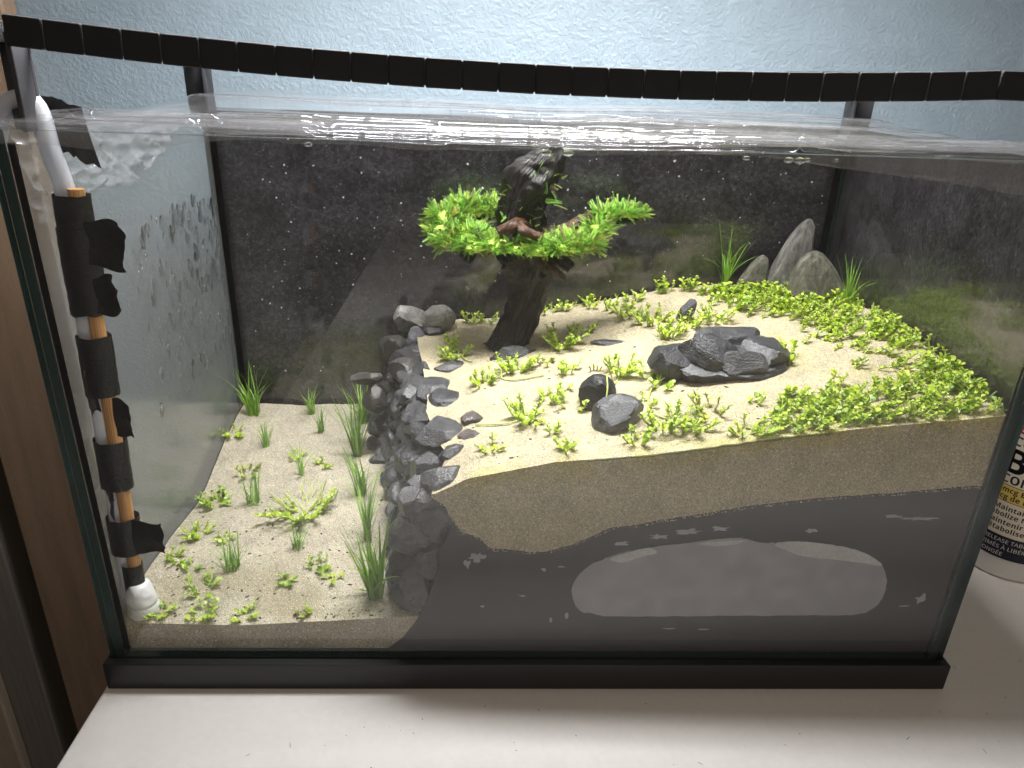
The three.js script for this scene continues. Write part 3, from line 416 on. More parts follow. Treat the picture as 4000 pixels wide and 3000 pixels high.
  // sprigs growing on the upper trunk
  for (const [x, y, z, dx, dy, s] of [[-0.017, 0.266, -0.177, -0.4, 0.6, 7], [-0.021, 0.262, -0.18, -0.8, 0.3, 7], [-0.021, 0.255, -0.179, -0.9, 0.1, 7], [-0.016, 0.257, -0.176, 0.6, 0.5, 6], [-0.02, 0.249, -0.178, -0.6, -0.6, 6], [-0.011, 0.2465, -0.174, 0.3, -0.8, 6], [-0.007, 0.251, -0.174, 0.8, -0.1, 7], [-0.002, 0.247, -0.174, 0.7, 0.5, 6], [-0.008, 0.244, -0.175, 0.5, -0.6, 5], [0.004, 0.272, -0.18, 0.2, 0.9, 9], [0.006, 0.264, -0.179, 0.1, 0.9, 9], [0.008, 0.28, -0.183, 0.2, 0.9, 8], [0.006, 0.259, -0.178, 0.95, 0.1, 12], [0.012, 0.257, -0.178, 0.9, -0.1, 10], [0.0105, 0.266, -0.181, 0.5, -0.7, 9], [0.002, 0.262, -0.178, -0.5, 0.7, 7], [-0.012, 0.27, -0.18, 0.6, 0.7, 9], [-0.005, 0.276, -0.182, 0.5, 0.8, 7], [-0.026, 0.252, -0.19, -0.4, 0.9, 10], [-0.029, 0.245, -0.19, 0.3, 0.9, 9], [0.012, 0.27, -0.184, 0.9, -0.2, 6]]) frond(V(x, y, z).sub(V(...T0)), V(dx, dy, 0.35).normalize(), s * 0.001);
  for (let i = 0; i < 46; i++) { const t = rr(0.6, 0.97), P = new THREE.CatmullRomCurve3(spine).getPoint(t), a = rr(-0.6, 3.7), r = trunkR(t, a) * 0.98; frond(V(P.x + Math.cos(a) * r, P.y, P.z + Math.sin(a) * r), V(Math.cos(a) * 0.7 + rr(-0.4, 0.4), rr(-0.4, 0.9), 0.3).normalize(), rr(0.0032, 0.007)); }
  const im = new THREE.InstancedMesh(fg, M.moss, fr.length); fr.forEach(([m, c], i) => { im.setMatrixAt(i, m); const k = hash3(i, 3, 9), d = hash3(i, 8, 2) < 0.3 ? 0.45 : 1; im.setColorAt(i, rgb(c * d * (0.62 + 0.45 * k), c * d * (k > 0.97 ? 0.6 : 1), c * d * 0.9)); });
  im.name = 'moss'; im.userData.kind = 'stuff'; im.userData.label = 'bright green feathery moss'; im.castShadow = im.receiveShadow = true; tr.add(im);
}

// ---------------------------------------------------------------- plants
const leafG = [0, 1, 2].map((k) => { // a small round leaf, length 1 along +z, cupped
  const pos = [0, 0, 0], idx = [], n = 9; const w = [0.42, 0.36, 0.46][k];
  for (let i = 0; i < n; i++) { const a = i / n * Math.PI * 2, z = 0.5 - 0.5 * Math.cos(a), x = Math.sin(a) * w * (0.8 + 0.3 * z); pos.push(x, 0.10 * Math.abs(x) + (0.12 - 0.1 * k) * Math.sin(z * 3) - 0.12 * z * z, z); }
  pos[0] = 0; pos[1] = 0.02 + 0.05 * (1 - k); pos[2] = 0.52;
  for (let i = 0; i < n; i++) idx.push(0, 1 + i, 1 + (i + 1) % n);
  const g = new THREE.BufferGeometry(); g.setAttribute('position', new THREE.Float32BufferAttribute(pos, 3)); g.setIndex(idx); g.computeVertexNormals(); return g;
});
// one creeping or upright shoot: returns stem points and leaf matrices
function shoot(p0, dir, len, lift, size, surf) {
  const pts = [], leaves = [], n = Math.max(3, Math.round(len / 0.0021)); let p = p0.clone(), d = dir.clone();
  for (let i = 0; i <= n; i++) {
    pts.push(p.clone());
    if (i > 0) { const base = rr(0, 6.28); for (const s of [0, Math.PI]) { const t = d.clone().normalize(), X = V().crossVectors(t, Math.abs(t.y) > 0.9 ? V(1, 0, 0) : V(0, 1, 0)).normalize(), Y = V().crossVectors(X, t), a = base + s, o = X.multiplyScalar(Math.cos(a)).addScaledVector(Y, Math.sin(a)); o.y = Math.abs(o.y) * 0.6 + 0.15; o.addScaledVector(t, 0.35).normalize(); const sz = size * rr(0.6, 1.25) * (i === n ? 0.7 : 1); const nrm = V(0, 1, 0).addScaledVector(t, 0.5).add(V(rr(-0.4, 0.4), 0, rr(-0.4, 0.4))).normalize(), xx = V().crossVectors(nrm, o).normalize(), yy = V().crossVectors(o, xx); leaves.push(new THREE.Matrix4().makeBasis(xx, yy, o).scale(V(sz, sz, sz)).setPosition(p)); } }
    d.add(V(rr(-0.35, 0.35), lift, rr(-0.35, 0.35))).normalize(); p = p.clone().addScaledVector(d, len / n); if (surf) { const s = surf(p.x, p.z); if (p.y < s + 0.0008) p.y = s + 0.0008; }
  }
  return { pts, leaves };
}
function makeShoots(x, z, r, n, size, surf, up, box) {
  const y = surf(x, z), stems = [], leaves = [];
  for (let i = 0; i < n; i++) {
    const a = i / n * 6.28 + rr(-0.6, 0.6), q = Math.sqrt(rnd()) * r * 0.55, px = clamp(x + Math.cos(a) * q, -0.242, 0.241), pz = clamp(z + Math.sin(a) * q, -0.248, -0.009);
    const { pts, leaves: l } = shoot(V(px, surf(px, pz) - 0.0005, pz), V(Math.cos(a) * (1 - up), 0.25 + up, Math.sin(a) * (1 - up)).normalize(), r * rr(0.7, 1.15), 0.04 + 0.12 * up, size, surf);
    const ok = (m) => { const e = m.elements; return e[14] < -0.0062 && e[12] < 0.2435 && e[14] > -0.2515; };
    leaves.push(...l.filter(ok)); stems.push(tubeGeo(pts.map((p) => V(clamp(p.x, -0.243, 0.2425), p.y, clamp(p.z, -0.2505, -0.0065))), 0.00042, pts.length * 2, 5));
  }
  return { y, stems, leaves };
}
function clump(label, x, z, r, n, o = {}) {
  r *= 0.82; seed(Math.round((x + 1) * 9000 + (z + 1) * 70000)); const surf = o.bed ? bedY : hillY, { y, stems, leaves } = makeShoots(x, z, r, Math.round(n * 1.3), (o.size ?? 0.0036) * 0.84, surf, o.up ?? 0.34);
  const g = thing(o.name ?? 'creeping_plant', label, 'plant', [x, y, z], o.group);
  part('stem', mergeGeometries(stems).translate(-x, -y, -z), o.brown ? stemBrown : stemMat, g);
  const shift = new THREE.Matrix4().makeTranslation(-x, -y, -z);
  leaves.slice(0, 280).forEach((m, i) => { const c = rnd(), mt = o.brown && c < 0.5 ? leafMat[4] : o.dark ? leafMat[c < 0.5 ? 3 : 1] : leafMat[c < 0.45 ? 0 : c < 0.75 ? 1 : c < 0.93 ? 2 : 3]; const l = part('leaf', leafG[i % 3], mt, g); l.applyMatrix4(shift.clone().multiply(m)); });
  return g;
}
const HC = [
  ['dense round clump of small leaves beside the top stones of the wall', -0.057, -0.176, 0.015, 11, {}], ['few upright leaves just behind the round clump by the wall', -0.059, -0.205, 0.009, 4, {}],
  ['short runner of leaves along the back pane left of the tree', -0.044, -0.244, 0.012, 5, {}], ['pale runner of leaves reaching the tree base from the left', -0.03, -0.243, 0.011, 4, {}],
  ['largest dense clump in front and right of the tree trunk', 0.0235, -0.168, 0.0185, 15, {}], ['loose leafy shoots above the largest clump by the tree', 0.04, -0.188, 0.013, 6, {}],
  ['leafy clump with bare looping stems in front of the flat slate', -0.012, -0.136, 0.0165, 10, {}], ['dense low clump left of the looping stems on the open sand', -0.033, -0.125, 0.013, 9, {}],
  ['small brownish clump right of the flat slate', 0.009, -0.14, 0.008, 4, { brown: true }], ['loose low sprig in the open sand below the largest clump', 0.0225, -0.122, 0.012, 5, {}],
  ['tall leafy clump above the black pebble with a trailing stem', 0.057, -0.112, 0.015, 10, {}], ['dark withered sprig standing alone above the black pebble', 0.041, -0.119, 0.007, 3, { brown: true, up: 0.9, size: 0.0022 }],
  ['broad leafy clump left of the black pebble on open sand', -0.0085, -0.064, 0.0155, 10, {}], ['short sprig just above the broad clump left of the pebbles', 0.0065, -0.081, 0.01, 5, {}],
  ['chain of small leaves trailing toward the two pebbles', 0.021, -0.07, 0.014, 4, {}], ['thin leaf pair sprig behind the trailing chain', 0.0155, -0.09, 0.009, 3, {}],
  ['lower leaf tuft under the broad clump left of the pebbles', -0.0045, -0.053, 0.0085, 4, {}], ['small rosette to the right of the lower leaf tuft', 0.0055, -0.042, 0.0085, 4, {}],
  ['lone rosette near the front edge of the sand', 0.011, -0.019, 0.009, 6, {}], ['pale sprig near the brown slate chips at the front left of the hill', -0.03, -0.032, 0.009, 4, {}],
  ['wide dense clump right of the grey pebble', 0.071, -0.033, 0.0175, 13, {}], ['leafy clump between the wide clump and the bare front sand', 0.083, -0.026, 0.014, 8, {}],
  ['small shoots at the front foot of the grey pebble', 0.051, -0.0185, 0.011, 6, {}], ['pale leafy shoots touching the left end of the layered rock', 0.0735, -0.1, 0.0125, 6, {}],
  ['single broad leaf sprig between the pebbles and the layered rock', 0.077, -0.079, 0.009, 3, { size: 0.0046 }], ['bent sprig close to the upper right of the grey pebble', 0.062, -0.061, 0.009, 4, {}],
  ['first small clump right of the tree along the back pane', 0.019, -0.246, 0.011, 5, {}], ['second clump right of the tree along the back pane', 0.035, -0.246, 0.011, 5, {}],
  ['leafy clump along the back pane midway to the standing stones', 0.055, -0.246, 0.012, 6, {}], ['spreading runner in front of the back pane clumps', 0.072, -0.23, 0.014, 6, {}],
  ['loose runner below the back pane clumps', 0.077, -0.206, 0.014, 6, {}], ['upright shoots at the back pane above the loose runner', 0.09, -0.243, 0.012, 5, {}],
  ['big leaved sprig rising against the dark back pane', 0.114, -0.245, 0.013, 5, { up: 0.7, size: 0.0044 }], ['tall big leaved shoots left of the spiky tuft at the back', 0.134, -0.245, 0.013, 5, { up: 0.7, size: 0.0042 }],
  ['dense patch behind the layered rock on its left', 0.092, -0.189, 0.017, 9, {}], ['brightest patch touching the back of the layered rock', 0.098, -0.16, 0.016, 10, {}],
  ['soft patch around the upright slate splinter', 0.114, -0.17, 0.016, 8, {}], ['patch right of the slate splinter behind the layered rock', 0.135, -0.174, 0.016, 8, {}],
  ['pale sparse shoots on the bare sand below the layered rock', 0.095, -0.041, 0.015, 6, { brown: true }], ['leaf pairs at the front glass below the bare sand', 0.107, -0.0155, 0.01, 5, {}],
  ['leaning shoot of large leaves before the small leaning stone', 0.184, -0.222, 0.012, 4, { up: 0.9, size: 0.0046 }], ['hanging shoot of leaves draped over the right end of the layered rock', 0.158, -0.095, 0.013, 4, { up: 0.7, size: 0.0044 }],
];
const HG = HC.map((a) => clump(...a));
const runner = (i, pts, r = 0.00055) => { const g = HG[i].position; part('runner', tubeGeo(pts.map(([x, y, z]) => V(x, (y ?? hillY(x, z) + 0.0012), z).sub(g)), r, 40, 6), stemMat, HG[i]); };
runner(12, [[-0.009, null, -0.062], [-0.018, null, -0.058], [-0.028, null, -0.0595], [-0.039, null, -0.064]]); runner(10, [[0.056, null, -0.108], [0.05, null, -0.094], [0.045, 0.169, -0.083], [0.0405, 0.1735, -0.072], [0.0395, 0.169, -0.0615], [0.037, null, -0.0535]]);
runner(6, [[-0.013, null, -0.136], [-0.02, 0.157, -0.134], [-0.022, null, -0.126], [-0.013, null, -0.118], [0.006, null, -0.117]]); runner(0, [[-0.052, null, -0.176], [-0.047, null, -0.166], [-0.043, null, -0.163]]); runner(4, [[0.026, null, -0.172], [0.032, 0.166, -0.178], [0.036, null, -0.186]]); runner(20, [[0.071, null, -0.04], [0.064, null, -0.052], [0.066, null, -0.066], [0.071, null, -0.08]]);
const BC = [
  ['yellow green plant against the left pane behind the dark dense clump', -0.2385, -0.205, 0.011, 6, {}], ['dark dense clump at the left edge of the low bed', -0.2295, -0.127, 0.015, 12, { dark: true }],
  ['strip of leaves just in front of the dark dense clump', -0.2275, -0.085, 0.014, 8, {}], ['thin dark trailing plant along the left pane above the foot of the tube', -0.23, -0.056, 0.011, 6, { dark: true }],
  ['small flat rosette in the middle left of the low bed', -0.207, -0.079, 0.008, 5, {}], ['brown and green sprig behind the wispy grass on the low bed', -0.213, -0.158, 0.012, 6, { brown: true }],
  ['pale sprig right of the brown and green sprig', -0.181, -0.172, 0.012, 5, {}], ['small pale leaf patch at the back middle of the low bed', -0.155, -0.16, 0.01, 4, {}],
  ['lone dark sprig behind the long submerged leaves', -0.218, -0.051, 0.008, 4, { dark: true }], ['bushy leaf patch near the wall foot at the front', -0.1385, -0.053, 0.011, 6, { dark: true }],
  ['small dark rosette left of the tall front tuft', -0.155, -0.038, 0.008, 5, { dark: true }], ['pale green shoot close to the tall front tuft', -0.1265, -0.038, 0.008, 4, {}],
  ['flat floating leaves behind the front glass clump', -0.2035, -0.030, 0.015, 7, { dark: true }], ['dense clump pressed against the front glass on the left', -0.1985, -0.0135, 0.0115, 10, {}],
  ['creeping leaves at the white foot in the front corner', -0.2245, -0.0125, 0.0105, 6, {}], ['small plant at the front glass right of the dense clump', -0.174, -0.0125, 0.009, 6, {}],
  ['single dark bud with a leaf at the front glass middle', -0.139, -0.0115, 0.005, 3, { brown: true }],
];
BC.forEach(([l, x, z, r, n, o]) => clump(l, x, z, r * 0.88, Math.max(3, Math.round(n * 0.75)), { ...o, bed: true, up: 0.2, size: 0.0035 }));
{ // the matted triangle of leaves in the middle of the low bed
  const g = clump('wide matted triangle of wet leaves in the middle of the low bed', -0.160, -0.106, 0.026, 22, { bed: true, up: 0.1, size: 0.0036 });
}
{ // carpet on the right half of the hill: reads as one mass
  seed(404); const stems = [], lv = [[], [], [], []]; let tries = 0, got = 0;
  while (got < 760 && tries++ < 20000) {
    const x = rr(0.09, 0.241), z = rr(-0.236, -0.008); let dens = 0;
    const right = smooth(x, 0.15, 0.215) * 0.55, front = smooth(-z, 0.06, 0.025) * smooth(x, 0.10, 0.14) * 2.2, back = smooth(-z, 0.16, 0.2) * smooth(x, 0.12, 0.16) * 0.8; dens = Math.max(right, front, back) * (0.35 + 1.1 * smooth(fbm(x * 36, 1, z * 36, 3), 0.42, 0.6));
    if (Math.hypot((x - 0.118) / 0.05, (z + 0.098) / 0.034) < 1) dens = 0;
    if (rnd() > dens) continue; got++;
    const s = makeShoots(x, z, 0.0105, 1, rr(0.0027, 0.0041), hillY, rr(0.1, 0.45)); stems.push(...s.stems); s.leaves.forEach((m) => { const c = rnd(); lv[c < 0.42 ? 0 : c < 0.74 ? 1 : c < 0.88 ? 2 : 3].push(m); });
  }
  const c = thing('carpet_plants', 'thick bright green carpet of small round leaves on the right of the hill', 'ground cover', [0.18, 0.18, -0.1]); c.userData.kind = 'stuff';
  part('stems', mergeGeometries(stems).translate(-0.18, -0.18, 0.1), stemMat, c).userData.kind = 'stuff';
  lv.forEach((list, k) => { const im = new THREE.InstancedMesh(leafG[k % 3], leafMat[k], list.length), sh = new THREE.Matrix4().makeTranslation(-0.18, -0.18, 0.1); list.forEach((m, i) => im.setMatrixAt(i, sh.clone().multiply(m))); im.name = 'leaves'; im.userData.kind = 'stuff'; im.castShadow = im.receiveShadow = true; c.add(im); });
}
// grass-like tufts of narrow blades
const bladeG = [0.15, 0.4, 0.75, 1.1, 1.5].map((c) => { const pos = [], idx = [], n = 9; for (let i = 0; i <= n; i++) { const t = i / n, a = c * t, y = c < 0.01 ? t : Math.sin(a) / c, x = (1 - Math.cos(a)) / c, w = 0.017 * (1 - t) ** 0.7 + 0.001; pos.push(x, y, -w, x + 0.004, y, 0, x, y, w); } for (let i = 0; i < n; i++) for (const k of [0, 1]) { const a = i * 3 + k; idx.push(a, a + 1, a + 3, a + 1, a + 4, a + 3); } const g = new THREE.BufferGeometry(); g.setAttribute('position', new THREE.Float32BufferAttribute(pos, 3)); g.setIndex(idx); g.computeVertexNormals(); return g; });
function tuft(label, x, z, h, n, o = {}) {
  seed(Math.round((x + 2) * 5000 + (z + 1) * 90000)); const y = (o.hill ? hillY : bedY)(x, z) - 0.001, g = thing('grass_tuft', label, 'plant', [x, y, z]);
  h *= 1.45; n = Math.round(n * 2.1);
  for (let i = 0; i < n; i++) { const k = Math.floor(rr(0, 5) * (o.stiff ? 0.5 : 0.8)), s = h * (i === 0 ? 1 : rr(0.35, 0.95)), b = part('blade', bladeG[k], bladeMat[Math.floor(rr(0, o.pale ? 3 : 2.4))], g); b.position.set(rr(-1, 1) * (o.spread ?? 0.002), 0, rr(-1, 1) * (o.spread ?? 0.002)); b.rotation.set(rr(-0.25, 0.25), rr(0, 6.28), (o.lean ?? 0) + rr(-0.3, 0.12)); b.scale.set(s, s, h * (o.wide ?? 1) * 0.9); }
  return g;
}
tuft('tall spiky tuft in the back left corner of the low bed', -0.231, -0.236, 0.036, 20, { spread: 0.004 });
tuft('spreading tuft at the back middle of the low bed', -0.182, -0.238, 0.023, 16, { spread: 0.003 });
tuft('small dense tuft in front of the spreading back tuft', -0.168, -0.207, 0.021, 13, {});
tuft('dark low tuft in front of the back left corner', -0.208, -0.189, 0.02, 14, { stiff: true });
tuft('tall bushy tuft at the wall foot near the back', -0.137, -0.226, 0.032, 22, { spread: 0.004 });
tuft('long stringy tuft leaning along the wall foot', -0.133, -0.176, 0.044, 20, { stiff: true, spread: 0.003 });
tuft('arched tuft bending right against the stone wall', -0.122, -0.126, 0.034, 20, { spread: 0.003 });
tuft('thin tall tuft against the middle of the wall', -0.11, -0.076, 0.036, 13, { stiff: true });
tuft('tallest thick bladed tuft at the front end of the wall', -0.098, -0.024, 0.042, 24, { stiff: true, spread: 0.004, wide: 1.3 });
tuft('wispy dark tuft left of the matted leaves', -0.2, -0.122, 0.026, 15, { spread: 0.004 });
tuft('short tuft on the front point of the matted leaves', -0.156, -0.07, 0.018, 15, { spread: 0.003 });
tuft('flat submerged dark tuft near the front left', -0.192, -0.05, 0.022, 16, { spread: 0.004 });
tuft('single upright stem tuft in the middle of the low bed', -0.171, -0.148, 0.024, 6, { stiff: true });
tuft('tuft with one long curved blade against the dark back pane', 0.165, -0.246, 0.04, 11, { hill: true, pale: true });
tuft('pale spiky tuft in the sand before the right pane', 0.2365, -0.182, 0.03, 16, { hill: true, pale: true, spread: 0.003 });
{ // single grains of sand: against the glass, along the ragged lower edge and on the tops
  seed(21); const N = 5200, im = new THREE.InstancedMesh(new THREE.IcosahedronGeometry(1, 0), std({ color: rgb(0.8, 0.74, 0.62), roughness: 0.55 }), N), m = new THREE.Matrix4();
  for (let i = 0; i < N; i++) {
    const k = rnd(), s = rr(0.00012, 0.00036); let x, y, z;
    if (k < 0.34) { x = rr(-0.055, 0.243); y = lerp(coreTop(x), hill(x, ZF), rnd()); z = ZF; } else if (k < 0.46) { x = rr(-0.06, 0.243); y = coreTop(x) + 0.003 * (Math.pow(rnd(), 2) - 0.45); z = ZF + 0.0003; } else if (k < 0.54) { x = rr(-0.243, -0.078); y = lerp(0.021, bedY(x, ZF), rnd()); z = ZF; }
    else if (k < 0.8) { z = -0.006 - 0.2 * Math.pow(rnd(), 1.6); x = rr(edgeX(z) + 0.004, 0.242); y = hillY(x, z) + s * 0.3; } else { z = -0.006 - 0.2 * Math.pow(rnd(), 1.5); x = rr(-0.243, -0.1); y = bedY(x, z) + s * 0.3; }
    m.compose(V(x, y, z), new THREE.Quaternion().setFromEuler(new THREE.Euler(rr(0, 6), rr(0, 6), 0)), V(s, s * 0.8, s * 1.2)); im.setMatrixAt(i, m); const c = rnd() < 0.12 ? rr(0.15, 0.4) : rr(0.7, 1.2); im.setColorAt(i, rgb(c, c * rr(0.9, 1.0), c * rr(0.75, 1.0)));
  }
  im.name = 'sand_grains'; scene.add(tag(im, 'coarse single sand grains on the sand and against the front glass', 'sand', null, 'stuff'));
}
{ // specks of dark debris and pale grains on the sand
  seed(9); const N = 520, im = new THREE.InstancedMesh(new THREE.IcosahedronGeometry(1, 0), M.debris, N), m = new THREE.Matrix4();
  for (let i = 0; i < N; i++) { const b = rnd() < 0.75, x = b ? rr(-0.24, -0.09) : rr(-0.05, 0.14), z = b ? -0.008 - 0.12 * Math.pow(rnd(), 1.6) : rr(-0.2, -0.01), s = 0.00025 + 0.0006 * Math.pow(rnd(), 3); m.compose(V(x, (b ? bedY : hillY)(x, z) + 0.0001, z), new THREE.Quaternion().setFromEuler(new THREE.Euler(0, rr(0, 6), 0)), V(s * rr(1, 2.4), s * 0.6, s)); im.setMatrixAt(i, m); }
  im.name = 'debris_specks'; scene.add(tag(im, 'fine dark specks of plant debris strewn over the sand', 'debris', null, 'stuff'));
}

// ---------------------------------------------------------------- taped airline and dowel in the front left corner
{
  const B = [-0.2335, 0.0405, -0.0155], a = thing('taped_airline', 'white air tube and wooden stick bound with black tape in the front left corner', 'air tube', B);
  const L = (p) => p.clone().sub(V(...B)), bot = V(-0.2352, 0.048, -0.0165), top = V(-0.2258, 0.2845, -0.019), ax = (y) => bot.clone().lerp(top, (y - bot.y) / (top.y - bot.y));
  const rod = (p, q, r, n = 18) => { const d = q.clone().sub(p), g = new THREE.CylinderGeometry(r, r, d.length(), n, 1); g.applyQuaternion(new THREE.Quaternion().setFromUnitVectors(V(0, 1, 0), d.clone().normalize())); return g.translate(...L(p.clone().add(q).multiplyScalar(0.5)).toArray()); };
  part('wooden_stick', rod(bot, top, 0.0036), M.dowel, a);
  const off = V(-0.0066, 0, -0.0025);
  const tp = [ax(0.05).add(off), ax(0.12).add(off), ax(0.2).add(off), ax(0.27).add(off), ax(0.285).add(off), V(-0.2355, 0.302, -0.022), V(-0.2375, 0.316, -0.0235), V(-0.241, 0.3225, -0.0245), V(-0.249, 0.322, -0.0255), V(-0.259, 0.312, -0.027), V(-0.266, 0.29, -0.028)];
  part('air_tube', new THREE.TubeGeometry(new THREE.CatmullRomCurve3(tp.map(L)), 90, 0.0045, 16), M.tube, a);
  // white soft foot
  seed(3);
  const prof = [[0.0001, 0.0], [0.0075, 0.0004], [0.0088, 0.0035], [0.0086, 0.008], [0.0078, 0.0095], [0.0086, 0.0115], [0.0078, 0.017], [0.0062, 0.0215], [0.0045, 0.0235], [0.0001, 0.0236]].map(([x, y]) => new THREE.Vector2(x, y));
  const ft = new THREE.LatheGeometry(new THREE.SplineCurve(prof).getPoints(40), 28), fpz = ft.attributes.position; for (let i = 0; i < fpz.count; i++) { const k = 1 + 0.12 * (fbm(fpz.getX(i) * 200, fpz.getY(i) * 200, fpz.getZ(i) * 200, 2) - 0.5) * 2; fpz.setX(i, fpz.getX(i) * k); fpz.setZ(i, Math.min(fpz.getZ(i) * k, 0.0088)); } ft.computeVertexNormals();
  part('foot', ft.translate(0.0, -0.0035, 0), M.foot, a, 'lumpy translucent white foot standing in the sand');
  // tape: sleeves round stick and tube, and flags
  const sleeve = (y0, y1, gr = 0, ragged = 0) => gridGeo(34, 14, (u, v) => { const an = u * Math.PI * 2, y = lerp(y0, y1, v) + (v > 0.99 || v < 0.01 ? ragged * (fbm(u * 14, v * 3, y0 * 90, 2) - 0.5) : 0), c = ax(y).addScaledVector(off, 0.5), rx = 0.0086 + gr, rz = 0.0062 + gr * 0.7, w = 0.0005 * (fbm(u * 9 + y0 * 99, v * 8, 1, 2) - 0.5); const p = L(V(c.x + Math.cos(an) * (rx + w), y, c.z + Math.sin(an) * (rz + w) - 0.0002)); return [p.x, p.y, p.z, u, v]; });
  const tapePart = (g) => part('tape', g, M.tape, a);
  [[0.246, 0.2815, 0, 0.001], [0.240, 0.266, 0.0007, 0.002], [0.2235, 0.2455, 0.0004, 0.002], [0.1795, 0.212, 0, 0.002], [0.124, 0.1535, 0, 0.003], [0.081, 0.1045, 0.0003, 0.001]].forEach((q) => tapePart(sleeve(...q)));
  tapePart(gridGeo(24, 6, (u, v) => { const an = u * 6.2832, y = lerp(0.0535, 0.0735, v), c = ax(y); const p = L(V(c.x - 0.0014 + Math.cos(an) * 0.0058, y, c.z + Math.sin(an) * 0.0044)); return [p.x, p.y, p.z, u, v]; }));
  // flags: doubled tape standing off to one side; ya..yb along the axis, w out, curl toward the viewer, jag on the end
  const flag = (ya, yb, w, sgn, curl, drop, jag, sd) => { const f = (side) => gridGeo(16, 12, (u, v) => { const y = lerp(ya, yb, v), c = ax(y), j = 1 + jag * (fbm(v * 5 + sd, sd * 3.1, 2, 4) - 0.5) * 1.4 - 0.15 * v * (sd > 2 && sd < 3 ? 1 : 0), d = u * w * j; const p = L(V(c.x + sgn * (0.0032 + d * Math.cos(curl * u)), y - drop * u * u + 0.0012 * Math.sin(u * 5 + v * 3 + sd), c.z + 0.0035 + d * Math.sin(curl * u) * 0.8 + 0.0008 * Math.sin(v * 7 + sd) + side)); return [p.x, p.y, p.z, u * w * 40, v * 0.7]; }); return f(0); };
  [[0.2485, 0.2715, 0.0205, 1, 0.35, 0.0005, 0.22, 1.3], [0.2245, 0.2435, 0.0165, 1, 0.5, -0.004, 0.3, 2.1], [0.158, 0.1785, 0.0125, 1, 0.5, 0.0005, 0.25, 3.7], [0.083, 0.1035, 0.0195, 1, 0.25, -0.002, 0.2, 4.4], [0.172, 0.198, 0.0055, -1, 0.3, 0.004, 0.6, 5.2], [0.117, 0.137, 0.003, -1, 0.2, 0.012, 0.9, 6.8]].forEach((q) => tapePart(flag(...q)));
  // a wide strip behind the tube where it leaves over the rim
  tapePart(gridGeo(16, 12, (u, v) => { const p = L(V(lerp(-0.2445, -0.2235, u) + 0.0035 * v, 0.3265 - 0.006 * u - 0.003 * fbm(u * 6, 4, 4, 2) - v * (0.0225 + 0.004 * fbm(u * 7, 2, 5, 3) + 0.0025 * u), -0.035 - 0.002 * Math.sin(u * 4 + v * 2))); return [p.x, p.y, p.z, u, v]; }));
}

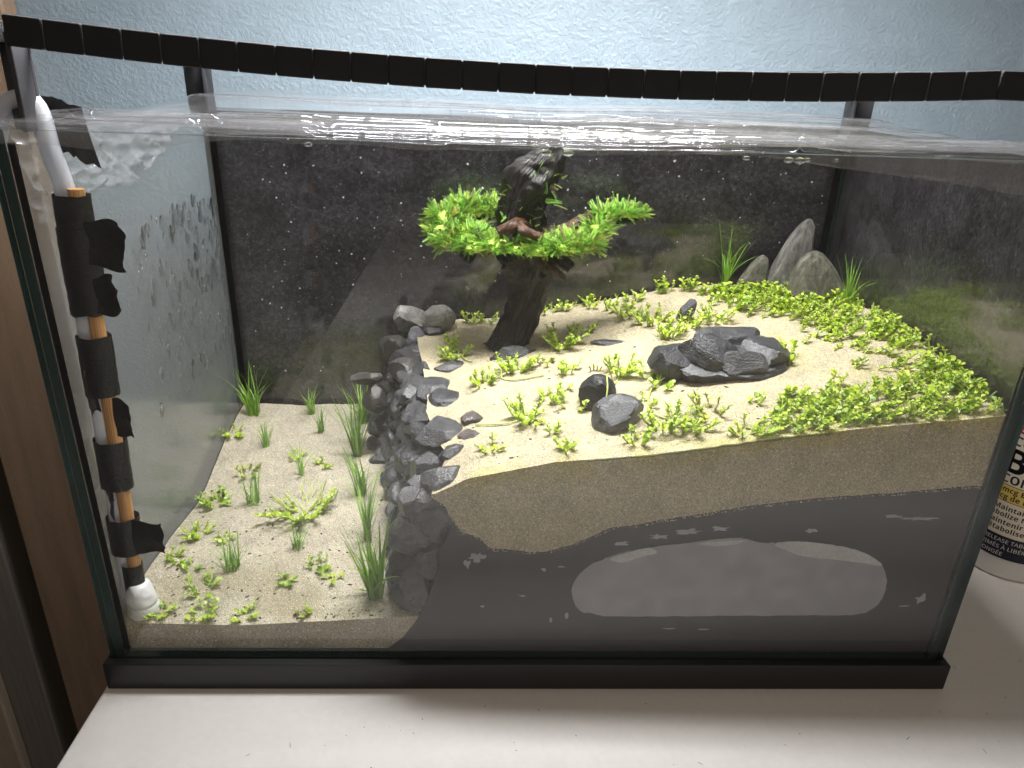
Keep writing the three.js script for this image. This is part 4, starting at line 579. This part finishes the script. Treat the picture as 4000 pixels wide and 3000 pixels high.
// ---------------------------------------------------------------- cling film over the top
{
  const { W, H, D } = TANK, f = thing('cling_film', 'crinkled clear plastic film stretched over the open top of the tank', 'plastic film', [0, H, 0]);
  seed(90); const creases = []; for (let k = 0; k < 46; k++) creases.push([rr(-0.262, 0.006), rr(-0.075, 0.075), rr(-0.25, 0.2), rr(0.08, 0.3), rr(0.0028, 0.011), rr(-0.5, 1) * 0.0015]);
  const ridge = (x, z) => { let h = 0.0013 * (fbm(x * 3, 3, z * 16, 2) - 0.5); for (const [z0, sl, x0, w, wd, A] of creases) { const d = Math.abs(z - z0 - sl * (x - x0) - 0.0015 * Math.sin(x * 23 + z0 * 900)) / wd; if (d < 1) h += A * (1 - d) * Math.max(0, 1 - ((x - x0) / w) ** 2); } return h; };
  const pin = (v) => smooth(v, 0, 0.05) * smooth(1 - v, 0, 0.04);
  part('top_sheet', gridGeo(150, 300, (u, v) => { const x = lerp(-W - 0.002, W + 0.002, u), z = lerp(0.0015, -D - 0.0015, v); const bow = 0.0085 * smooth(v, 0.2, 0.95) * (0.5 + 0.7 * (fbm(x * 9, 8, 2, 2))) * (1 - smooth(v, 0.93, 1)); return [x, 0.0012 + (ridge(x, z) + 0.0008) * pin(v) * pin(u) + bow * pin(u) + 0.0026 * smooth(v, 0, 0.018) * (1 - smooth(v, 0.02, 0.075)) + 0.0016 * smooth(v, 0.1, 0.13) * (1 - smooth(v, 0.135, 0.2)) * fbm(x * 8, 4, 9, 2) * 2 + 0.0012 * (fbm(x * 16, 2, 3, 2) - 0.5) * (1 - v), z]; }), M.film, f);
  part('front_flap', gridGeo(120, 14, (u, v) => { const x = lerp(0.06, W + 0.006, u), len = 0.0012 + 0.021 * Math.pow(u, 1.3) + 0.0014 * (fbm(x * 40, 1, 1, 2) - 0.5); return [x, 0.001 - len * v, 0.0012 + 0.0016 * fbm(x * 30, v * 5, 2, 3) * v]; }), M.filmClear, f);
  part('front_flap', gridGeo(160, 5, (u, v) => { const x = lerp(-W, 0.08, u), len = 0.0024 + 0.0045 * smooth(u, 0.35, 0.1) + 0.0045 * (fbm(x * 30, 4, 1, 2) - 0.3); return [x, 0.001 - len * v, 0.0012 + 0.0009 * fbm(x * 40, v * 5, 6, 3) * v]; }), M.filmClear, f);
  part('side_flap', gridGeo(90, 70, (u, v) => { const z = lerp(0.001, -0.2, u), len = (0.04 + 0.012 * (fbm(z * 40, 1, 4, 2) - 0.5)) * (1 - 0.75 * smooth(u, 0.45, 1)); const n = fbm(z * 120, v * 6, 3, 3), r = 1 - Math.abs(2 * fbm(z * 70 + v * 3, v * 4, 9, 2) - 1); return [-W + TANK.T + 0.0006 + (0.005 * n + 0.005 * r * r) * smooth(v, 0, 0.2), 0.0008 - len * v, z * 0.97 - 0.006]; }), M.filmClear, f);
  // bunched folds of film rolled along the front edge and across the top
  seed(62);
  for (let k = 0; k < 6; k++) {
    const xa = k < 5 ? -W - 0.001 : rr(-W, 0.02), xb = k < 5 ? W + 0.002 : xa + rr(0.16, 0.34), z0 = k < 5 ? -0.003 - k * 0.006 : rr(-0.2, -0.02), y0 = 0.0025 + (k < 5 ? 0.0006 * k : 0.003 * rnd()), q = [];
    for (let i = 0; i <= 16; i++) { const t = i / 16, x = lerp(xa, Math.min(xb, W), t); q.push(V(x, y0 + 0.0032 * (fbm(x * 9, k * 3.3, 2, 2) - 0.5), z0 + 0.012 * (fbm(x * 9, k * 7.7, 4, 2) - 0.5))); }
    part('fold', sweep(q, (t, a) => (0.0018 + 0.0024 * fbm(t * 6, k * 5.1, 1, 2)) * (0.35 + 0.65 * Math.abs(Math.sin(a * 0.5 + k + t * 2))) * Math.min(1, 14 * t, 14 * (1 - t)), 150, 14), M.filmFold, f);
  }
  const dg = new THREE.SphereGeometry(1, 14, 10);
  for (const [x, s] of [[-0.009, 0.0021], [0.0005, 0.0019], [0.0795, 0.0014], [0.0985, 0.0018], [0.1035, 0.0021], [0.107, 0.0013], [-0.112, 0.0014], [0.12, 0.001]]) { const d = part('water_drop', dg, M.drop, f); d.position.set(x, -0.0014 - s * 0.5, 0.0016 + s * 0.4); d.scale.set(s * 1.25, s * 0.75, s * 0.6); }
}

// ---------------------------------------------------------------- black grid lid on four legs
{
  const gy = (x) => 0.3382 + 0.171 * (Math.min(x, 0.19) - 0.03) ** 2, slope = (x) => (x > 0.19 ? 0 : 0.342 * (x - 0.03)), z0 = -0.01, P = 0.0159, t = thing('grid_lid', 'black square cell grid lid on legs spanning the width above the tank', 'lid', [0, 0.338, z0]);
  const cell = new RoundedBoxGeometry(P - 0.00045, 0.0122, 0.002, 2, 0.0007), xs = []; for (let i = -15; i <= 19; i++) xs.push(0.0013 + i * P + P / 2);
  for (const x of xs) { if (x < -0.243) continue; const c = part('grid_cell', cell, M.gridBlack, t); c.position.set(x, gy(x) - 0.338, 0.0); c.rotation.z = Math.atan(slope(x)) + 0.006 * Math.sin(x * 900); }
  const ribs = []; for (const x of xs) { const X = x - P / 2; ribs.push(box(0.0012, 0.0105, 0.245, X, gy(X) - 0.338, -0.1238)); }
  for (let k = 1; k < 16; k++) ribs.push(gridGeo(40, 1, (u, v) => { const x = lerp(-0.244, 0.316, u); return [x, gy(x) - 0.338 + (v - 0.5) * 0.0105, -k * P]; }));
  for (const r of ribs) if (!r.index) throw new Error('index'); ribs.forEach((r) => { for (const k of Object.keys(r.attributes)) if (!['position', 'normal', 'uv'].includes(k)) r.deleteAttribute(k); });
  part('grid_ribs', mergeGeometries(ribs), M.gridBlack, t).userData.kind = 'stuff';
  const leg = (x, z, w, sx, yb, tilt = 0) => { const g = mergeGeometries([rbox(w, 0.338 + 0.004 - yb, 0.0025, 0.0006, 0, (yb - 0.342) / 2, 0), rbox(0.0025, 0.338 + 0.004 - yb, 0.012, 0.0006, sx * (w / 2 - 0.0012), (yb - 0.342) / 2, 0.0072)]); const m = part('leg', g, M.legGrey, t); m.position.set(x, gy(x) - 0.338 - 0.001, z - z0); m.rotation.z = tilt; };
  leg(-0.2425, -0.024, 0.0125, 1, 0.302, -0.02); leg(-0.2465, -0.249, 0.0195, 1, 0.298); leg(0.2475, -0.249, 0.0215, -1, 0.294); leg(0.2545, -0.024, 0.0125, -1, 0.302);
  part('end_plate', rbox(0.004, 0.0095, 0.25, 0.001, -0.2465, gy(-0.2465) - 0.3395, -0.124), M.gridBlack, t);
}

// ---------------------------------------------------------------- vitamin bottle beside the tank
{
  const cw = 1024, ch = 796, cv = document.createElement('canvas'); cv.width = cw; cv.height = ch; const c = cv.getContext('2d');
  c.fillStyle = '#efe6d2'; c.fillRect(0, 0, cw, ch);
  const put = (t, x, y, s, col = '#0b0a12', w = 'bold') => { c.fillStyle = col; c.font = `${w} ${s}px sans-serif`; c.fillText(t, x, y); };
  c.fillStyle = '#9c1a2a'; c.fillRect(0, 42, cw, 70); put('FAST', 316, 98, 56, '#f2e4dc');
  put('COMPLETE', 318, 195, 84); put('B12', 300, 374, 220); put('COMPLEX', 318, 444, 78);
  c.fillStyle = '#7a1418'; c.fillRect(0, 455, cw, 112); c.fillStyle = '#e9cf6e'; c.fillRect(0, 459, cw, 104); put('mcg B12', 345, 504, 46); put('mcg de B12', 300, 552, 46);
  put('Maintain the', 330, 624, 46); put('Metabolize Nutrients', 236, 671, 46); put('maintenir les', 296, 722, 46); put('métaboliser les', 290, 770, 46);
  const tex = new THREE.CanvasTexture(cv); tex.colorSpace = THREE.SRGBColorSpace;
  const cv2 = document.createElement('canvas'); cv2.width = 1024; cv2.height = 160; const d = cv2.getContext('2d'); d.fillStyle = '#10112a'; d.fillRect(0, 0, 1024, 160); d.fillStyle = '#e8e4de'; d.font = '38px sans-serif';
  [['RELEASE TABLETS', 330, 46], ['COMPRIMÉS À LIBÉRATION', 220, 94], ['PROLONGÉE', 250, 142]].forEach(([t, x, y]) => d.fillText(t, x, y)); const tex2 = new THREE.CanvasTexture(cv2); tex2.colorSpace = THREE.SRGBColorSpace;
  const b = thing('vitamin_bottle', 'white vitamin bottle with cream and navy label right of the tank', 'bottle', [0.3775, 0, -0.126]);
  const R = 0.031; const prof = [[0.0001, 0.0012], [R - 0.004, 0.0012], [R - 0.002, 0.0002], [R - 0.0004, 0.0018], [R, 0.004], [R, 0.134], [R - 0.003, 0.140], [0.022, 0.146], [0.02, 0.150], [0.0001, 0.150]].map(([x, y]) => new THREE.Vector2(x, y));
  part('body', new THREE.LatheGeometry(prof, 48), M.bottle, b);
  part('cap', new THREE.CylinderGeometry(0.0225, 0.0225, 0.02, 40).translate(0, 0.160, 0), M.bottle, b);
  const lab = (y0, y1, t) => { const g = new THREE.CylinderGeometry(R + 0.00025, R + 0.00025, y1 - y0, 60, 1, true, 3.76, 3.91).translate(0, (y0 + y1) / 2, 0); return part('label', g, phy({ map: t, roughness: 0.45 }), b); };
  lab(0.036, 0.130, tex); lab(0.0175, 0.0358, tex2);
}

scene.traverse((o) => { if (o.isMesh) { o.castShadow = true; o.receiveShadow = true; } });
renderer.render(scene, camera);
